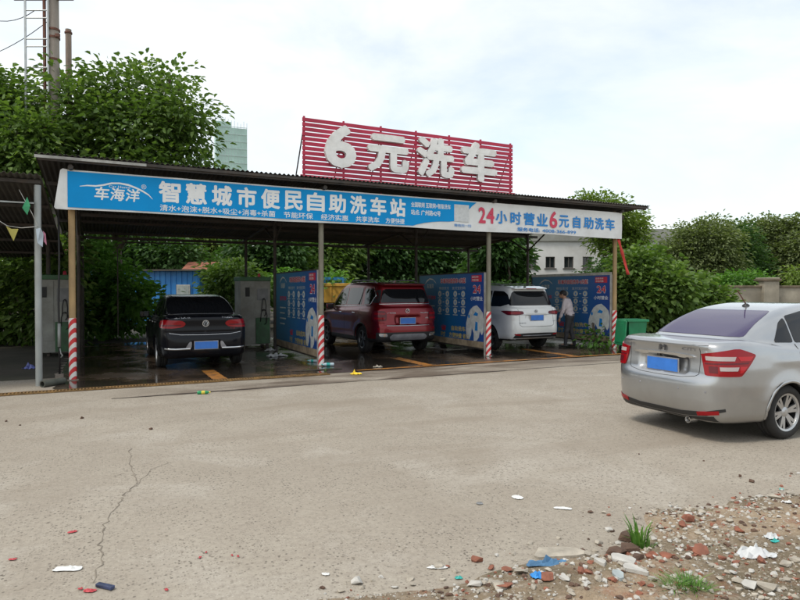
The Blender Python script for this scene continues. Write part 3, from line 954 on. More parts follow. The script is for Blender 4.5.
# ------------------------------------------------------------------ buildings and walls behind
def facade(name, label, cat, loc, w, d, h, rotz, wallm, roofm, wins, frame_m, glass_m, parapet=0.25, sill=True, grp=None):
    """loc = front left corner; front faces -y"""
    t = thing(name, label, cat, loc, rotz, grp)
    bw = MB()
    # front wall with real openings: split into strips round the windows
    xs = sorted({0, w} | {x for q in wins for x in (q[0], q[1])})
    zs = sorted({0, h} | {z for q in wins for z in (q[2], q[3])})
    inside = lambda x, z: any(q[0] < x < q[1] and q[2] < z < q[3] for q in wins)
    for x0, x1 in zip(xs[:-1], xs[1:]):
        run = None
        for z0, z1 in list(zip(zs[:-1], zs[1:])) + [(None, None)]:
            solid = z0 is not None and not inside((x0 + x1) / 2, (z0 + z1) / 2)
            if solid:
                run = (run[0], z1) if run else (z0, z1)
            elif run:
                bw.box(((x0 + x1) / 2, 0.12, (run[0] + run[1]) / 2), (x1 - x0, 0.24, run[1] - run[0]))
                run = None
    bw.obj('front_wall', wallm, t)
    MB().box((0.12, d / 2 + 0.12, h / 2), (0.24, d - 0.24, h)).obj('side_wall', wallm, t)
    MB().box((w - 0.12, d / 2 + 0.12, h / 2), (0.24, d - 0.24, h)).obj('side_wall', wallm, t)
    MB().box((w / 2, d - 0.1, h / 2), (w - 0.5, 0.2, h - 0.01)).obj('rear_wall', wallm, t)
    MB().box((w / 2, d / 2, h + parapet / 2), (w + 0.3, d + 0.3, parapet)).obj('roof', roofm, t)
    for (x0, x1, z0, z1) in wins:
        f = MB()
        fw = 0.06
        f.box(((x0 + x1) / 2, 0.1, z0 + fw / 2), (x1 - x0 - .004, 0.06, fw)).box(((x0 + x1) / 2, 0.1, z1 - fw / 2), (x1 - x0 - .004, 0.06, fw))
        f.box((x0 + fw / 2, 0.1, (z0 + z1) / 2), (fw, 0.055, z1 - z0 - .13)).box((x1 - fw / 2, 0.1, (z0 + z1) / 2), (fw, 0.055, z1 - z0 - .13)).box(((x0 + x1) / 2, 0.1, (z0 + z1) / 2), (fw, 0.05, z1 - z0 - .13))
        fo = f.obj('window', frame_m, t)
        MB().box(((x0 + x1) / 2, 0.14, (z0 + z1) / 2), (x1 - x0 - .01, 0.01, z1 - z0 - .01)).obj('pane', glass_m, fo)
        if sill:
            MB().box(((x0 + x1) / 2, -0.03, z0 - 0.04), (x1 - x0 + 0.2, 0.1, 0.07)).obj('sill', frame_m, fo)
    return t
M_WALLW = pm('stained_white_wall', (0.62, 0.61, 0.58), 0.8, var=0.1, scale=0.6, dirt=(0.34, 0.32, 0.28), dirt_amt=0.6)
M_ROOFG = pm('grey_parapet', (0.30, 0.30, 0.27), 0.85, var=0.2, scale=0.8, dirt=(0.18, 0.17, 0.14), dirt_amt=0.6)
M_FRD = pm('dark_window_frame', (0.10, 0.09, 0.08), 0.5)
M_GLD = pm('dark_window_glass', (0.02, 0.024, 0.026), 0.08, spec=0.6)
def row(x0, n, step, w, z0, z1):
    return [(x0 + k * step, x0 + k * step + w, z0, z1) for k in range(n)]
facade('white_building', 'white two-storey building with dark windows and grey parapet beyond the trees', 'building',
       (4.6, 45, 0), 17.6, 9, 5.35, 0.0, M_WALLW, M_ROOFG, row(0.7, 11, 1.38, 0.7, 3.35, 4.2) + row(0.7, 11, 1.38, 0.7, 0.9, 2.0), M_FRD, M_GLD, 0.9)
M_BRICK = pm('red_brick_wall', (0.30, 0.12, 0.08), 0.85, var=0.25, scale=3)
M_TILE = pm('red_tile_roof', (0.24, 0.085, 0.05), 0.8, var=0.3, scale=4)
facade('brick_house', 'red brick house with a pale flat roof edge beyond the shrubs', 'building', (-27.5, 47, 0), 5.6, 7, 5.0, 0.0, M_BRICK, M_WALLW,
       row(0.8, 3, 1.7, 0.8, 3.3, 4.4) + row(0.8, 3, 1.7, 0.8, 0.9, 2.1), M_FRD, M_GLD, 0.55)
def bluemetal():
    m, nt, b = newmat('blue_profiled_steel')
    v = coords(nt)
    c = mix(nt, ramp(nt, noise(nt, v, 1.2, 5), [(0.3, 0), (0.7, 1)]), (0.02, 0.17, 0.48), (0.04, 0.26, 0.62))
    nt.links.new(c, b.inputs['Base Color'])
    b.inputs['Roughness'].default_value = 0.45
    return m
M_BLUEM = bluemetal()
sh = thing('blue_shed', 'low bright blue profiled-steel shed with a thin dark roof edge', 'shed', (-15.6, 29.5, 0))
nb = 22
vs, poly = [], []
for k in range(nb):
    x = k * 0.265
    poly += [(x, 0.0), (x + 0.17, 0.0), (x + 0.185, 0.03), (x + 0.25, 0.03)]
m = len(poly)
mb = MB().add([(p[0], p[1], 0) for p in poly] + [(p[0], p[1], 2.62) for p in poly], [(i, i + 1, i + 1 + m, i + m) for i in range(m - 1)])
mb.obj('front_wall', M_BLUEM, sh, fix=False)
MB().box((5.78, 2.0, 1.31), (0.06, 3.9, 2.62)).obj('side_wall', M_BLUEM, sh)
MB().box((0.0, 2.0, 1.31), (0.06, 3.9, 2.62)).obj('side_wall', M_BLUEM, sh)
MB().box((2.9, 1.95, 2.66), (6.1, 4.4, 0.08)).obj('roof', M_ROOF, sh)
wf = MB().box((5.05, -0.03, 1.66), (0.66, 0.06, 0.6)).obj('window', M_FRAMEW, sh)
MB().box((5.05, -0.066, 1.66), (0.56, 0.01, 0.5)).obj('pane', pm('dusty_glass', (0.35, 0.38, 0.36), 0.3), wf)
rh = thing('tile_roof_house', 'small house with a low red tiled roof behind the shed', 'house', (-12.9, 36, 0))
MB().box((1.7, 1.5, 1.35), (3.2, 3.0, 2.7)).obj('wall', M_WALLW, rh)
MB().add([(-.2, -.3, 2.7), (3.6, -.3, 2.7), (3.6, 3.3, 2.7), (-.2, 3.3, 2.7), (-.2, 1.5, 3.45), (3.6, 1.5, 3.45)], [(0, 1, 5, 4), (2, 3, 4, 5), (0, 4, 3), (1, 2, 5), (0, 3, 2, 1)]).obj('roof', M_TILE, rh)
# tower under green safety netting, far away
M_NET = pm('hazed_green_net', (0.40, 0.56, 0.50), 0.9, var=0.12, scale=0.35)  # net green paled: distance haze is mixed into the colour
M_SCAF = pm('pale_scaffold', (0.42, 0.52, 0.50), 0.7, 0.2)
tw = thing('netted_tower', 'tall tower block wrapped in green safety netting, paled by haze in its colour', 'building', (-48.5, 160, 0), 0.35)
for i, (x, w, h) in enumerate(((0, 4.0, 46.5), (3.95, 4.0, 45.0))):
    MB().box((x + w / 2, 4, h / 2), (w - 0.06, 8, h)).obj('netting', M_NET, tw)
for k in range(11):
    x = k * 0.8 - 0.05
    MB().box((x, -0.12, 23.8), (0.10, 0.1, 47.6 - (k % 3) * 0.7 - (1.4 if k > 5 else 0))).obj('scaffold_pole', M_SCAF, tw)
for k in range(24):
    MB().box((3.95, -0.2, 1.5 + k * 1.9), (8.1, 0.08, 0.14)).obj('scaffold_rail', M_SCAF, tw)
# old boundary wall with pillars
M_OLDW = pm('stained_plaster_wall', (0.36, 0.32, 0.25), 0.9, var=0.25, scale=1.0, dirt=(0.10, 0.085, 0.06), dirt_amt=0.85, bmp=0.4)
M_COPE = pm('mossy_coping', (0.16, 0.12, 0.085), 0.9, var=0.4, scale=3, dirt=(0.05, 0.06, 0.02), dirt_amt=0.6)
bwl = thing('boundary_wall', 'old stained plaster wall with dark coping behind the silver car', 'wall', (13.6, 27.6, 0), 0.05)
for x0, x1 in ((-1.2, 2.9), (3.6, 16.0)):
    MB().box(((x0 + x1) / 2, 0, 0.9), (x1 - x0, 0.24, 1.8)).obj('wall_panel', M_OLDW, bwl)
    MB().box(((x0 + x1) / 2, 0, 1.85), (x1 - x0 - .01, 0.36, 0.1)).obj('coping', M_COPE, bwl, bevel=0.02)
MB().box((3.25, -0.02, 1.05), (0.72, 0.6, 2.1)).obj('pillar', M_OLDW, bwl, bevel=0.02)
MB().box((3.25, -0.02, 2.15), (0.86, 0.74, 0.1)).obj('pillar_cap', M_COPE, bwl, bevel=0.02)
MB().box((3.25, -0.02, 2.23), (0.74, 0.62, 0.06)).obj('pillar_cap', M_OLDW, bwl, bevel=0.02)

# ------------------------------------------------------------------ utility poles and ladder
M_CPOLE = pm('weathered_concrete_pole', (0.34, 0.30, 0.26), 0.85, var=0.2, scale=2, dirt=(0.2, 0.15, 0.11), dirt_amt=0.6, gscale=(1, 1, .3))
M_RUSTB = pm('rusty_steel', (0.14, 0.06, 0.04), 0.75, 0.2, var=0.4, scale=6)
M_GALV = pm('galvanised_ladder', (0.42, 0.44, 0.44), 0.5, 0.5, var=0.15)
px = at(56, 0, 19.5)
up = thing('utility_pole', 'thick concrete utility pole with iron bands rising behind the tree', 'utility pole', (px.x, px.y, 0))
autosmooth(MB().tube([(0, 0, 0), (0, 0, 12.8)], [0.2, 0.145], 20).obj('pole', M_CPOLE, up))
for z in (9.05, 9.75, 10.0):
    autosmooth(MB().lathe([(0.162, z - 0.03), (0.185, z - 0.03), (0.185, z + 0.03), (0.162, z + 0.03)], 20).obj('iron_band', M_RUSTB, up))
MB().box((0.2, -0.14, 9.78), (0.14, 0.06, 0.1)).obj('bracket', M_RUSTB, up)
MB().box((-0.24, -0.1, 9.4), (0.07, 0.07, 6.6)).obj('steel_angle', M_RUSTB, up)
MB().box((-0.3, -0.05, 11.0), (1.9, 0.1, 0.12)).obj('cross_arm', M_RUSTB, up)
ld = thing('steel_ladder', 'tall galvanised ladder fixed beside the concrete utility pole', 'ladder', (at(39, 0, 19.3).x, 19.3, 0))
for x in (-0.36, 0.36):
    MB().box((x, 0, 6.1), (0.055, 0.04, 12.2)).obj('rail', M_GALV, ld)
z = 0.4
k = 0
while z < 12.0:
    MB().tube([(-0.355, 0, z), (0.355, 0, z)], 0.02, 6).obj('rung', M_GALV, ld)
    z += 0.66 if k % 2 else 0.24
    k += 1
MB().box((0.15, 0.0, 11.1), (1.4, 0.06, 0.05)).obj('top_bracket', M_RUSTB, ld)
sp_ = thing('short_pole', 'slim brown pole standing next to the concrete utility pole', 'pole', (at(70.5, 0, 20.5).x, 20.5, 0))
autosmooth(MB().tube([(0, 0, 0), (0, 0, 10.45)], 0.095, 14).obj('shaft', pm('brown_pole', (0.26, 0.20, 0.16), 0.8, var=0.3, gscale=(1, 1, .3)), sp_))
MB().lathe([(0.0955, 10.3), (0.12, 10.31), (0.12, 10.36), (0.0, 10.47)], 14).obj('cap', M_RUSTB, sp_)
def wire(pts, label):
    o = MB().tube(pts, 0.012, 5).obj('overhead_wire', M_BLACK)
    tag(o, label, 'wire', 'thin wires in the sky by the pole')
def sagw(p, q, s, n=14):
    return [Vector(p).lerp(Vector(q), k / n) - Vector((0, 0, s * 4 * (k / n) * (1 - k / n))) for k in range(n + 1)]
wire(sagw(at(-60, -30, 19.3), at(38, 12, 19.3), 0.9), 'slack wire looping down to the ladder from the sky')
wire(sagw(at(-60, 62, 24), at(54, 20, 19.5), 0.5), 'thin taut wire reaching the pole above the tree')

# ------------------------------------------------------------------ vegetation
def leaf_obj(name, P, D, size, m, parent, seed, asp=0.55, drop=0.25):
    """P leaf base points, D leaf directions (n,3)"""
    r = np.random.RandomState(seed)
    n = len(P)
    cl = np.repeat(r.beta(1.8, 1.8, n // 10 + 1), 10)[:n]
    D = D / np.maximum(np.linalg.norm(D, axis=1), 1e-6)[:, None]
    up = np.array([0, 0, 1.0]) + r.normal(0, 0.45, (n, 3))
    S = np.cross(D, up)
    S /= np.maximum(np.linalg.norm(S, axis=1), 1e-6)[:, None]
    Nn = np.cross(S, D)
    L = size * r.uniform(0.6, 1.3, (n, 1))
    w = L * asp * r.uniform(0.8, 1.15, (n, 1))
    fold = r.uniform(0.05, 0.35, (n, 1))
    tip = P + D * L - np.array([0, 0, 1]) * L * drop
    q1 = P + D * L * 0.3
    q2 = P + D * L * 0.68 - np.array([0, 0, 1]) * L * drop * 0.4
    up_, dn_ = Nn * w * fold, Nn * w * fold * 0.7
    V = np.stack([P, q1 - S * w * 0.5 + up_, q2 - S * w * 0.42 + dn_, tip, q2 + S * w * 0.42 + dn_, q1 + S * w * 0.5 + up_], 1).reshape(-1, 3)
    i = np.arange(n)[:, None] * 6
    F = np.concatenate([np.concatenate([i, i + 3, i + 2, i + 1], 1), np.concatenate([i, i + 5, i + 4, i + 3], 1)])
    me = np_mesh(name, V, F)
    a = me.attributes.new('tint', 'FLOAT', 'POINT')
    a.data.foreach_set('value', np.repeat(np.clip(r.beta(2.2, 2.2, n) * 0.55 + cl * 0.45, 0, 1), 6).astype(np.float32))
    me.materials.append(m)
    o = bpy.data.objects.new(name, me)
    COL.objects.link(o)
    o.parent = parent
    return o
def crown_points(lobes, n, seed, per=14, spread=0.32, shell=0.6):
    r = np.random.RandomState(seed)
    Lb = np.array(lobes, float)
    wgt = (Lb[:, 3] * Lb[:, 4] + Lb[:, 4] * Lb[:, 5] + Lb[:, 3] * Lb[:, 5])
    nc = max(1, n // per)
    k = r.choice(len(Lb), nc, p=wgt / wgt.sum())
    d = r.normal(size=(nc, 3))
    d /= np.linalg.norm(d, axis=1)[:, None]
    rr = shell + (1.08 - shell) * r.rand(nc, 1) ** 0.6
    rr *= 1 + 0.10 * np.sin(d[:, :1] * 7 + k[:, None]) + 0.10 * np.cos(d[:, 1:2] * 9 + k[:, None] * 2)
    C = Lb[k, :3] + d * rr * Lb[k, 3:6]
    q = np.clip(r.normal(size=(nc, per, 3)), -1.7, 1.7) * np.array([spread, spread, spread * 0.42])
    P = (C[:, None, :] + q)
    D = q * np.array([1, 1, 0.6]) + d[:, None, :] * spread * 0.9 + r.normal(size=q.shape) * spread * 0.5
    return P.reshape(-1, 3), D.reshape(-1, 3), C
def limbs(base, lobes, h0, r0, seed, extra=None):
    rng = random.Random(seed)
    b = MB()
    top = Vector((base[0] + rng.uniform(-.2, .2), base[1] + rng.uniform(-.2, .2), h0))
    p0 = Vector((base[0], base[1], -0.05))
    b.tube([p0, p0.lerp(top, 0.3) + Vector((rng.uniform(-.08, .08), rng.uniform(-.08, .08), 0)), p0.lerp(top, 0.7), top], [r0 * 1.25, r0, r0 * 0.85, r0 * 0.7], 10)
    for L in lobes:
        c = Vector(L[:3])
        s = p0.lerp(top, rng.uniform(0.72, 1.0))
        m1 = s.lerp(c, 0.5) + Vector((rng.uniform(-.25, .25), rng.uniform(-.25, .25), 0.25))
        b.tube([s, m1, c + Vector((0, 0, L[5] * 0.2))], [r0 * 0.5, r0 * 0.33, r0 * 0.16], 7)
        for _ in range(5):
            e = Vector((c.x + rng.uniform(-1, 1) * L[3] * .8, c.y + rng.uniform(-1, 1) * L[4] * .8, c.z + rng.uniform(-.5, .9) * L[5] * .8))
            s2 = m1.lerp(c, rng.uniform(0, 1))
            b.tube([s2, s2.lerp(e, 0.5) + Vector((0, 0, 0.12)), e], [r0 * 0.17, r0 * 0.1, r0 * 0.04], 5)
    return b
M_BARK = pm('grey_brown_bark', (0.12, 0.095, 0.07), 0.9, var=0.35, scale=5, bmp=0.6, gscale=(1, 1, .3))
LF_A = leafmat('leaf_mid_green', (0.05, 0.095, 0.025), (0.125, 0.205, 0.05), (0.26, 0.35, 0.10))
LF_B = leafmat('leaf_dark_green', (0.03, 0.068, 0.02), (0.06, 0.125, 0.036), (0.105, 0.19, 0.05))
LF_C = leafmat('leaf_yellow_green', (0.09, 0.14, 0.028), (0.17, 0.245, 0.05), (0.26, 0.33, 0.09))
LF_D = leafmat('leaf_olive_hazed', (0.10, 0.13, 0.06), (0.17, 0.21, 0.09), (0.27, 0.31, 0.14))  # far trees only: olive lightened and greyed, haze put into the leaf colour
LF_E = leafmat('leaf_fresh_green', (0.055, 0.14, 0.022), (0.11, 0.24, 0.04), (0.19, 0.35, 0.07))
def tree(label, base, lobes, n, leaf, m, h0, r0, seed, per=14, spread=0.32, name='tree', group='trees behind the wash station', shell=0.55, cat='tree', asp=0.55):
    t = thing(name, label, cat, (base[0], base[1], 0), 0, group)
    rel = [(L[0] - base[0], L[1] - base[1], *L[2:]) for L in lobes]
    autosmooth(limbs((0, 0), rel, h0, r0, seed).obj('trunk', M_BARK, t), 60)
    P, D, C = crown_points(rel, n, seed, per, spread, shell)
    ok = P[:, 2] > 0.05
    leaf_obj('crown', P[ok], D[ok], leaf, m, t, seed + 1, asp)
    return t
def lobes_px(px, Y, jit, seed):
    """(x, y, rx, rz in photo pixels) at depth Y -> ellipsoids"""
    r = random.Random(seed)
    out = []
    for (x, y, rx, rz) in px:
        yy = Y + r.uniform(-jit, jit)
        p = at(x, y, yy)
        s = yy / FPX
        out.append((p.x, p.y, p.z, rx * s, max(rx * s * 0.8, 0.5), rz * s))
    return out
TR = 'trees standing behind the wash canopy'
lb = lobes_px([(75, 115, 45, 28), (118, 95, 38, 30), (150, 100, 42, 30), (184, 110, 26, 24), (172, 82, 18, 18), (130, 128, 60, 28), (190, 135, 24, 22), (120, 165, 80, 30), (60, 150, 34, 30), (65, 85, 20, 18), (100, 200, 70, 35), (160, 190, 60, 35)], 20.5, 1.0, 1)
tree('broad leafy tree rising above the blue end of the banner', (at(118, 0, 22.6).x, 22.6), lb, 19000, 0.215, LF_A, 4.2, 0.17, 11, 16, 0.36, group=TR)
lb = lobes_px([(5, 110, 30, 30), (-30, 120, 45, 45), (20, 140, 34, 26), (8, 165, 40, 24), (-10, 90, 22, 20), (15, 190, 40, 30)], 19.0, 0.8, 2)
tree('darker leafy tree above the low shelter roof', (at(-18, 0, 19.3).x, 19.3), lb, 13000, 0.21, LF_A, 4.0, 0.16, 21, 12, 0.34, group=TR)
specs = [
    ('dark round tree beyond the blue shed', [(130, 250, 30, 20), (160, 258, 26, 18), (110, 262, 22, 16), (145, 268, 34, 14), (180, 262, 20, 14)], 39, 5200, 0.26, LF_B),
    ('yellow-green tree beyond the shed roof', [(205, 248, 20, 16), (228, 252, 16, 14), (215, 262, 26, 12)], 43, 3600, 0.28, LF_C),
    ('dense tree behind the grey wash cabinet', [(255, 252, 20, 20), (280, 258, 22, 22), (240, 275, 22, 18), (265, 285, 30, 18)], 31, 4600, 0.24, LF_B),
    ('leafy tree behind the first printed board', [(300, 250, 20, 16), (318, 262, 22, 20), (340, 255, 20, 18), (310, 285, 34, 18)], 33, 4600, 0.26, LF_A),
    ('dark spreading tree above the red car', [(360, 250, 22, 18), (385, 255, 22, 20), (410, 262, 24, 22), (375, 280, 30, 16)], 36, 5200, 0.27, LF_B),
    ('tall dark tree behind the second printed board', [(430, 255, 20, 18), (452, 268, 20, 18), (420, 288, 26, 16), (470, 282, 20, 14)], 38, 4600, 0.27, LF_B),
    ('layered green tree behind the white car', [(496, 252, 16, 15), (506, 266, 15, 16), (495, 280, 20, 16), (528, 296, 16, 9), (502, 242, 13, 10)], 30, 5200, 0.26, LF_B),
    ('yellowish tree whose top shows over the canopy end', [(592, 208, 16, 12), (612, 212, 12, 12), (628, 236, 12, 14), (632, 222, 8, 10), (606, 236, 12, 14), (624, 258, 12, 16)], 37, 5200, 0.26, LF_C),
    ('small tree beside the white building', [(562, 288, 10, 6), (590, 284, 12, 8), (604, 270, 7, 9), (578, 288, 16, 6)], 34, 2200, 0.22, LF_B),
    ('wide olive tree right of the white building', [(678, 262, 16, 18), (692, 248, 20, 22), (712, 244, 22, 22), (700, 268, 30, 18), (672, 278, 18, 12), (716, 232, 10, 10)], 40, 9500, 0.26, LF_D),
    ('bluish dark tree in the middle of the far tree line', [(735, 248, 17, 20), (742, 266, 20, 18), (728, 276, 20, 14)], 42, 5200, 0.26, LF_B),
    ('tall pale olive tree in the far tree line', [(764, 232, 18, 14), (778, 240, 20, 16), (752, 250, 14, 12), (775, 258, 22, 16), (765, 275, 26, 12)], 46, 7200, 0.28, LF_D),
    ('olive tree at the far end of the tree line', [(806, 232, 18, 16), (820, 248, 24, 20), (796, 255, 14, 14), (806, 272, 26, 16)], 44, 6200, 0.28, LF_D),
]
for i, (lab, px, Y, n, leaf, m) in enumerate(specs):
    lb = lobes_px([(x, y - (7 if x < 560 else 0), rx * 1.08, rz * 1.1) for x, y, rx, rz in px], Y, 1.2, 30 + i)
    cx = sum(L[0] for L in lb) / len(lb)
    tree(lab, (cx, Y + 0.3), lb, int(n * (1.5 if px[0][0] < 560 else 2.2)), leaf * (1.12 if px[0][0] < 560 else 0.85), m, max(1.2, min(L[2] for L in lb)), 0.16, 50 + i, 12, 0.42, group=TR, shell=0.35)
# the wood far behind, one mass of foliage
rw_ = np.random.RandomState(9)
lbw = []
for k in range(50):
    x = -400 + k * 20.5
    tall = 3.2 if x < 200 else 0.0  # left end raised and run out of view to darken car window reflections
    p = at(x, 250 + rw_.uniform(-6, 10), 62 + rw_.uniform(-2, 2))
    if tall:
        lbw.append((p.x, p.y + 1.5, p.z + tall, 2.8, 2.0, 3.2))
    lbw.append((p.x, p.y, p.z, 2.6, 2.0, 3.4))
    lbw.append((p.x, p.y, 2.2, 2.8, 2.0, 2.8))
P_, D_, C_ = crown_points(lbw, 40000, 77, 10, 0.6, 0.4)
ok_ = P_[:, 2] > 0.1
wd = leaf_obj('distant_woodland', P_[ok_], D_[ok_], 0.55, LF_B, None, 78)
tag(wd, 'dense belt of dark woodland far behind the wash station', 'woodland', kind='stuff')
SHG = 'leafy shrubs round the wash station'
def shrub(label, px, Y, n, leaf, m, seed, jit=0.6, asp=0.6):
    lb = lobes_px(px, Y, jit, seed)
    cx = sum(L[0] for L in lb) / len(lb)
    t = tree(label, (cx, Y + 0.1), lb, n, leaf, m, 0.7, 0.05, seed + 7, 10, 0.26, 'shrub', SHG, 0.5, 'shrub', asp)
    for o in t.children:
        if o.name.startswith('crown'):
            o.name = 'foliage'
        else:
            o.name = 'stems'
    return t
shrub('bright leafy shrub left of the blue shed', [(95, 268, 22, 24), (118, 285, 24, 20), (138, 300, 22, 18), (104, 312, 34, 24), (82, 252, 10, 16), (142, 318, 14, 12), (88, 300, 26, 30)], 20.8, 6500, 0.21, LF_E, 201)
shrub('shadowy shrub behind the low shelter', [(8, 268, 24, 22), (35, 275, 22, 24), (60, 262, 20, 26), (20, 310, 34, 34), (55, 312, 26, 34), (-25, 300, 34, 44)], 18.2, 8500, 0.2, LF_A, 211)
shrub('low green shrub right of the blue shed', [(222, 280, 14, 14), (238, 274, 16, 14), (226, 298, 18, 18), (250, 292, 20, 18), (214, 310, 12, 12)], 25.5, 4200, 0.2, LF_A, 221)
shrub('dense shrub behind the first printed board', [(300, 296, 24, 16), (330, 290, 22, 16), (285, 285, 16, 14)], 26.5, 3200, 0.2, LF_E, 231)
shrub('dark shrub beyond the red car', [(395, 296, 26, 16), (430, 298, 26, 16), (365, 300, 18, 14)], 29, 3200, 0.2, LF_B, 241)
shrub('shrub in the gap beyond the white car', [(520, 296, 22, 12), (545, 299, 20, 10), (495, 297, 22, 13)], 27, 2600, 0.2, LF_B, 251)
shrub('tall creeper-covered bush beside the green bin', [(632, 270, 14, 22), (648, 268, 18, 20), (640, 300, 22, 28), (668, 290, 22, 22), (625, 318, 12, 20), (660, 318, 26, 20), (625, 285, 9, 16)], 20.6, 8500, 0.2, LF_A, 261, 0.5, 0.75)
shrub('lower spreading bush behind the silver car', [(690, 300, 18, 16), (705, 312, 20, 16), (680, 318, 20, 16), (716, 300, 10, 12), (694, 282, 9, 8)], 21.6, 5200, 0.17, LF_A, 271, 0.5, 0.7)
shrub('light green bush growing on top of the old wall', [(735, 281, 16, 8), (752, 280, 14, 7), (720, 286, 10, 8)], 29.2, 1800, 0.17, LF_E, 281)
shrub('pale bush beside the wall pillar', [(800, 276, 12, 8), (796, 290, 8, 10), (812, 285, 12, 12)], 29.0, 1600, 0.17, LF_C, 291)
# weeds by the last printed board
def tuft(loc, n, h, spread, m, label, seed, cat='weed', group='green weeds on the ground'):
    r = np.random.RandomState(seed)
    vs, fs = [], []
    tint = []
    for k in range(n):
        an = r.uniform(0, 6.28)
        rr = r.uniform(0, spread * 0.4)
        b0 = np.array([math.cos(an) * rr, math.sin(an) * rr, -0.01])
        lean = r.uniform(0.15, 0.9) * spread
        hh = h * r.uniform(0.45, 1.1)
        w = h * 0.035 * r.uniform(0.7, 1.4)
        side = np.array([-math.sin(an), math.cos(an), 0]) * w
        dirv = np.array([math.cos(an), math.sin(an), 0])
        b = len(vs)
        p1 = b0 + dirv * lean * 0.35 + np.array([0, 0, hh * 0.62])
        p2 = b0 + dirv * lean + np.array([0, 0, hh * r.uniform(0.75, 1.0)])
        vs += [b0 - side, b0 + side, p1 + side * 0.8, p1 - side * 0.8, p2]
        fs += [(b, b + 1, b + 2, b + 3), (b + 3, b + 2, b + 4)]
        tint += [r.rand()] * 5
    me = bpy.data.meshes.new('weed_tuft')
    me.from_pydata([tuple(v) for v in vs], [], fs)
    a = me.attributes.new('tint', 'FLOAT', 'POINT')
    a.data.foreach_set('value', np.array(tint, np.float32))
    o = link('weed_tuft', me, m, None, False, loc)
    tag(o, label, cat, group)
    return o

# ------------------------------------------------------------------ cars
def pmc(name, col, rough, metal, coat=1.0, dusty=1.0):
    m, nt, b = newmat(name)
    v = coords(nt)
    c = mix(nt, ramp(nt, noise(nt, v, 2.2, 5, 0.6), [(0.35, 0), (0.7, 1)]), [x * 0.9 for x in col], col)
    sx = nt.nodes.new('ShaderNodeSeparateXYZ')
    nt.links.new(v, sx.inputs[0])
    dust = ramp(nt, mix(nt, 0.25, sx.outputs['Z'], noise(nt, v, 4, 5)), [(0.26, 0.4 * dusty), (0.52, 0.0)])
    c = mix(nt, dust, c, (0.22, 0.19, 0.15))
    nt.links.new(c, b.inputs['Base Color'])
    nt.links.new(mix(nt, dust, rough, 0.7), b.inputs['Roughness'])
    b.inputs['Metallic'].default_value = metal
    b.inputs['Coat Weight'].default_value = coat
    b.inputs['Coat Roughness'].default_value = 0.05
    if name.startswith('black'):
        b.inputs['Specular IOR Level'].default_value = 0.22
    return m
PAINT = {'silver': pmc('silver_car_paint', (0.44, 0.445, 0.45), 0.30, 0.85), 'black': pmc('black_car_paint', (0.0035, 0.004, 0.007), 0.2, 0.0, 0.1, 0.1),
         'red': pmc('dark_red_car_paint', (0.20, 0.005, 0.010), 0.3, 0.6, 0.5, 0.2), 'white': pmc('white_car_paint', (0.72, 0.72, 0.70), 0.3, 0.0)}
def glass(name, col, rough=0.04):
    m, nt, b = newmat(name)
    b.inputs['Base Color'].default_value = (*col, 1)
    b.inputs['Roughness'].default_value = rough
    b.inputs['Specular IOR Level'].default_value = 0.38
    return m
M_GLASS = glass('tinted_car_glass', (0.008, 0.009, 0.011), 0.03)
M_GLASSP = glass('purple_tinted_glass', (0.055, 0.045, 0.10), 0.06)
M_LAMP = glass('red_lamp_lens', (0.25, 0.004, 0.008), 0.08)
M_LAMPB = glass('bright_red_lamp_lens', (0.45, 0.012, 0.018), 0.08)
M_LAMPD = glass('dark_red_lamp_lens', (0.11, 0.008, 0.014), 0.12)
M_CLEAR = glass('clear_lamp_lens', (0.42, 0.36, 0.35), 0.1)
M_CHROME = pm('chrome', (0.62, 0.62, 0.62), 0.16, 0.95, var=0.05)
M_PLAST = pm('black_car_plastic', (0.018, 0.018, 0.019), 0.5, var=0.2)
M_TYRE = pm('tyre_rubber', (0.020, 0.019, 0.018), 0.85, var=0.4, scale=9, dirt=(0.08, 0.065, 0.05), dirt_amt=0.35)
M_ALLOY = pm('alloy_rim', (0.50, 0.50, 0.50), 0.35, 0.85, var=0.1)
M_ALLOYD = pm('dark_alloy_rim', (0.14, 0.14, 0.145), 0.35, 0.8, var=0.1)
M_PLATE = pm('blue_number_plate', (0.035, 0.17, 0.56), 0.4, var=0.12, scale=7)
M_PLATEF = pm('plate_frame', (0.30, 0.30, 0.32), 0.35, 0.5)
M_GAP = pm('panel_gap', (0.03, 0.03, 0.03), 0.8)
def round_poly(pts, r, us=1.0):
    out = []
    n = len(pts)
    for i in range(n):
        a, b, c = [np.array(pts[(i + d) % n], float) for d in (-1, 0, 1)]
        for e, sgn in ((a, 1), (c, -1)):
            ln = math.hypot((e[0] - b[0]) * us, e[1] - b[1])
            k = min(0.42, r / max(ln, 1e-6))
            (out.append(b + (e - b) * k) if sgn > 0 else None)
            if sgn > 0:
                p0 = b + (e - b) * k
            else:
                p1 = b + (e - b) * k
        out.append(p0 * 0.25 + b * 0.5 + p1 * 0.25)
        out.append(p1)
    return np.array(out)
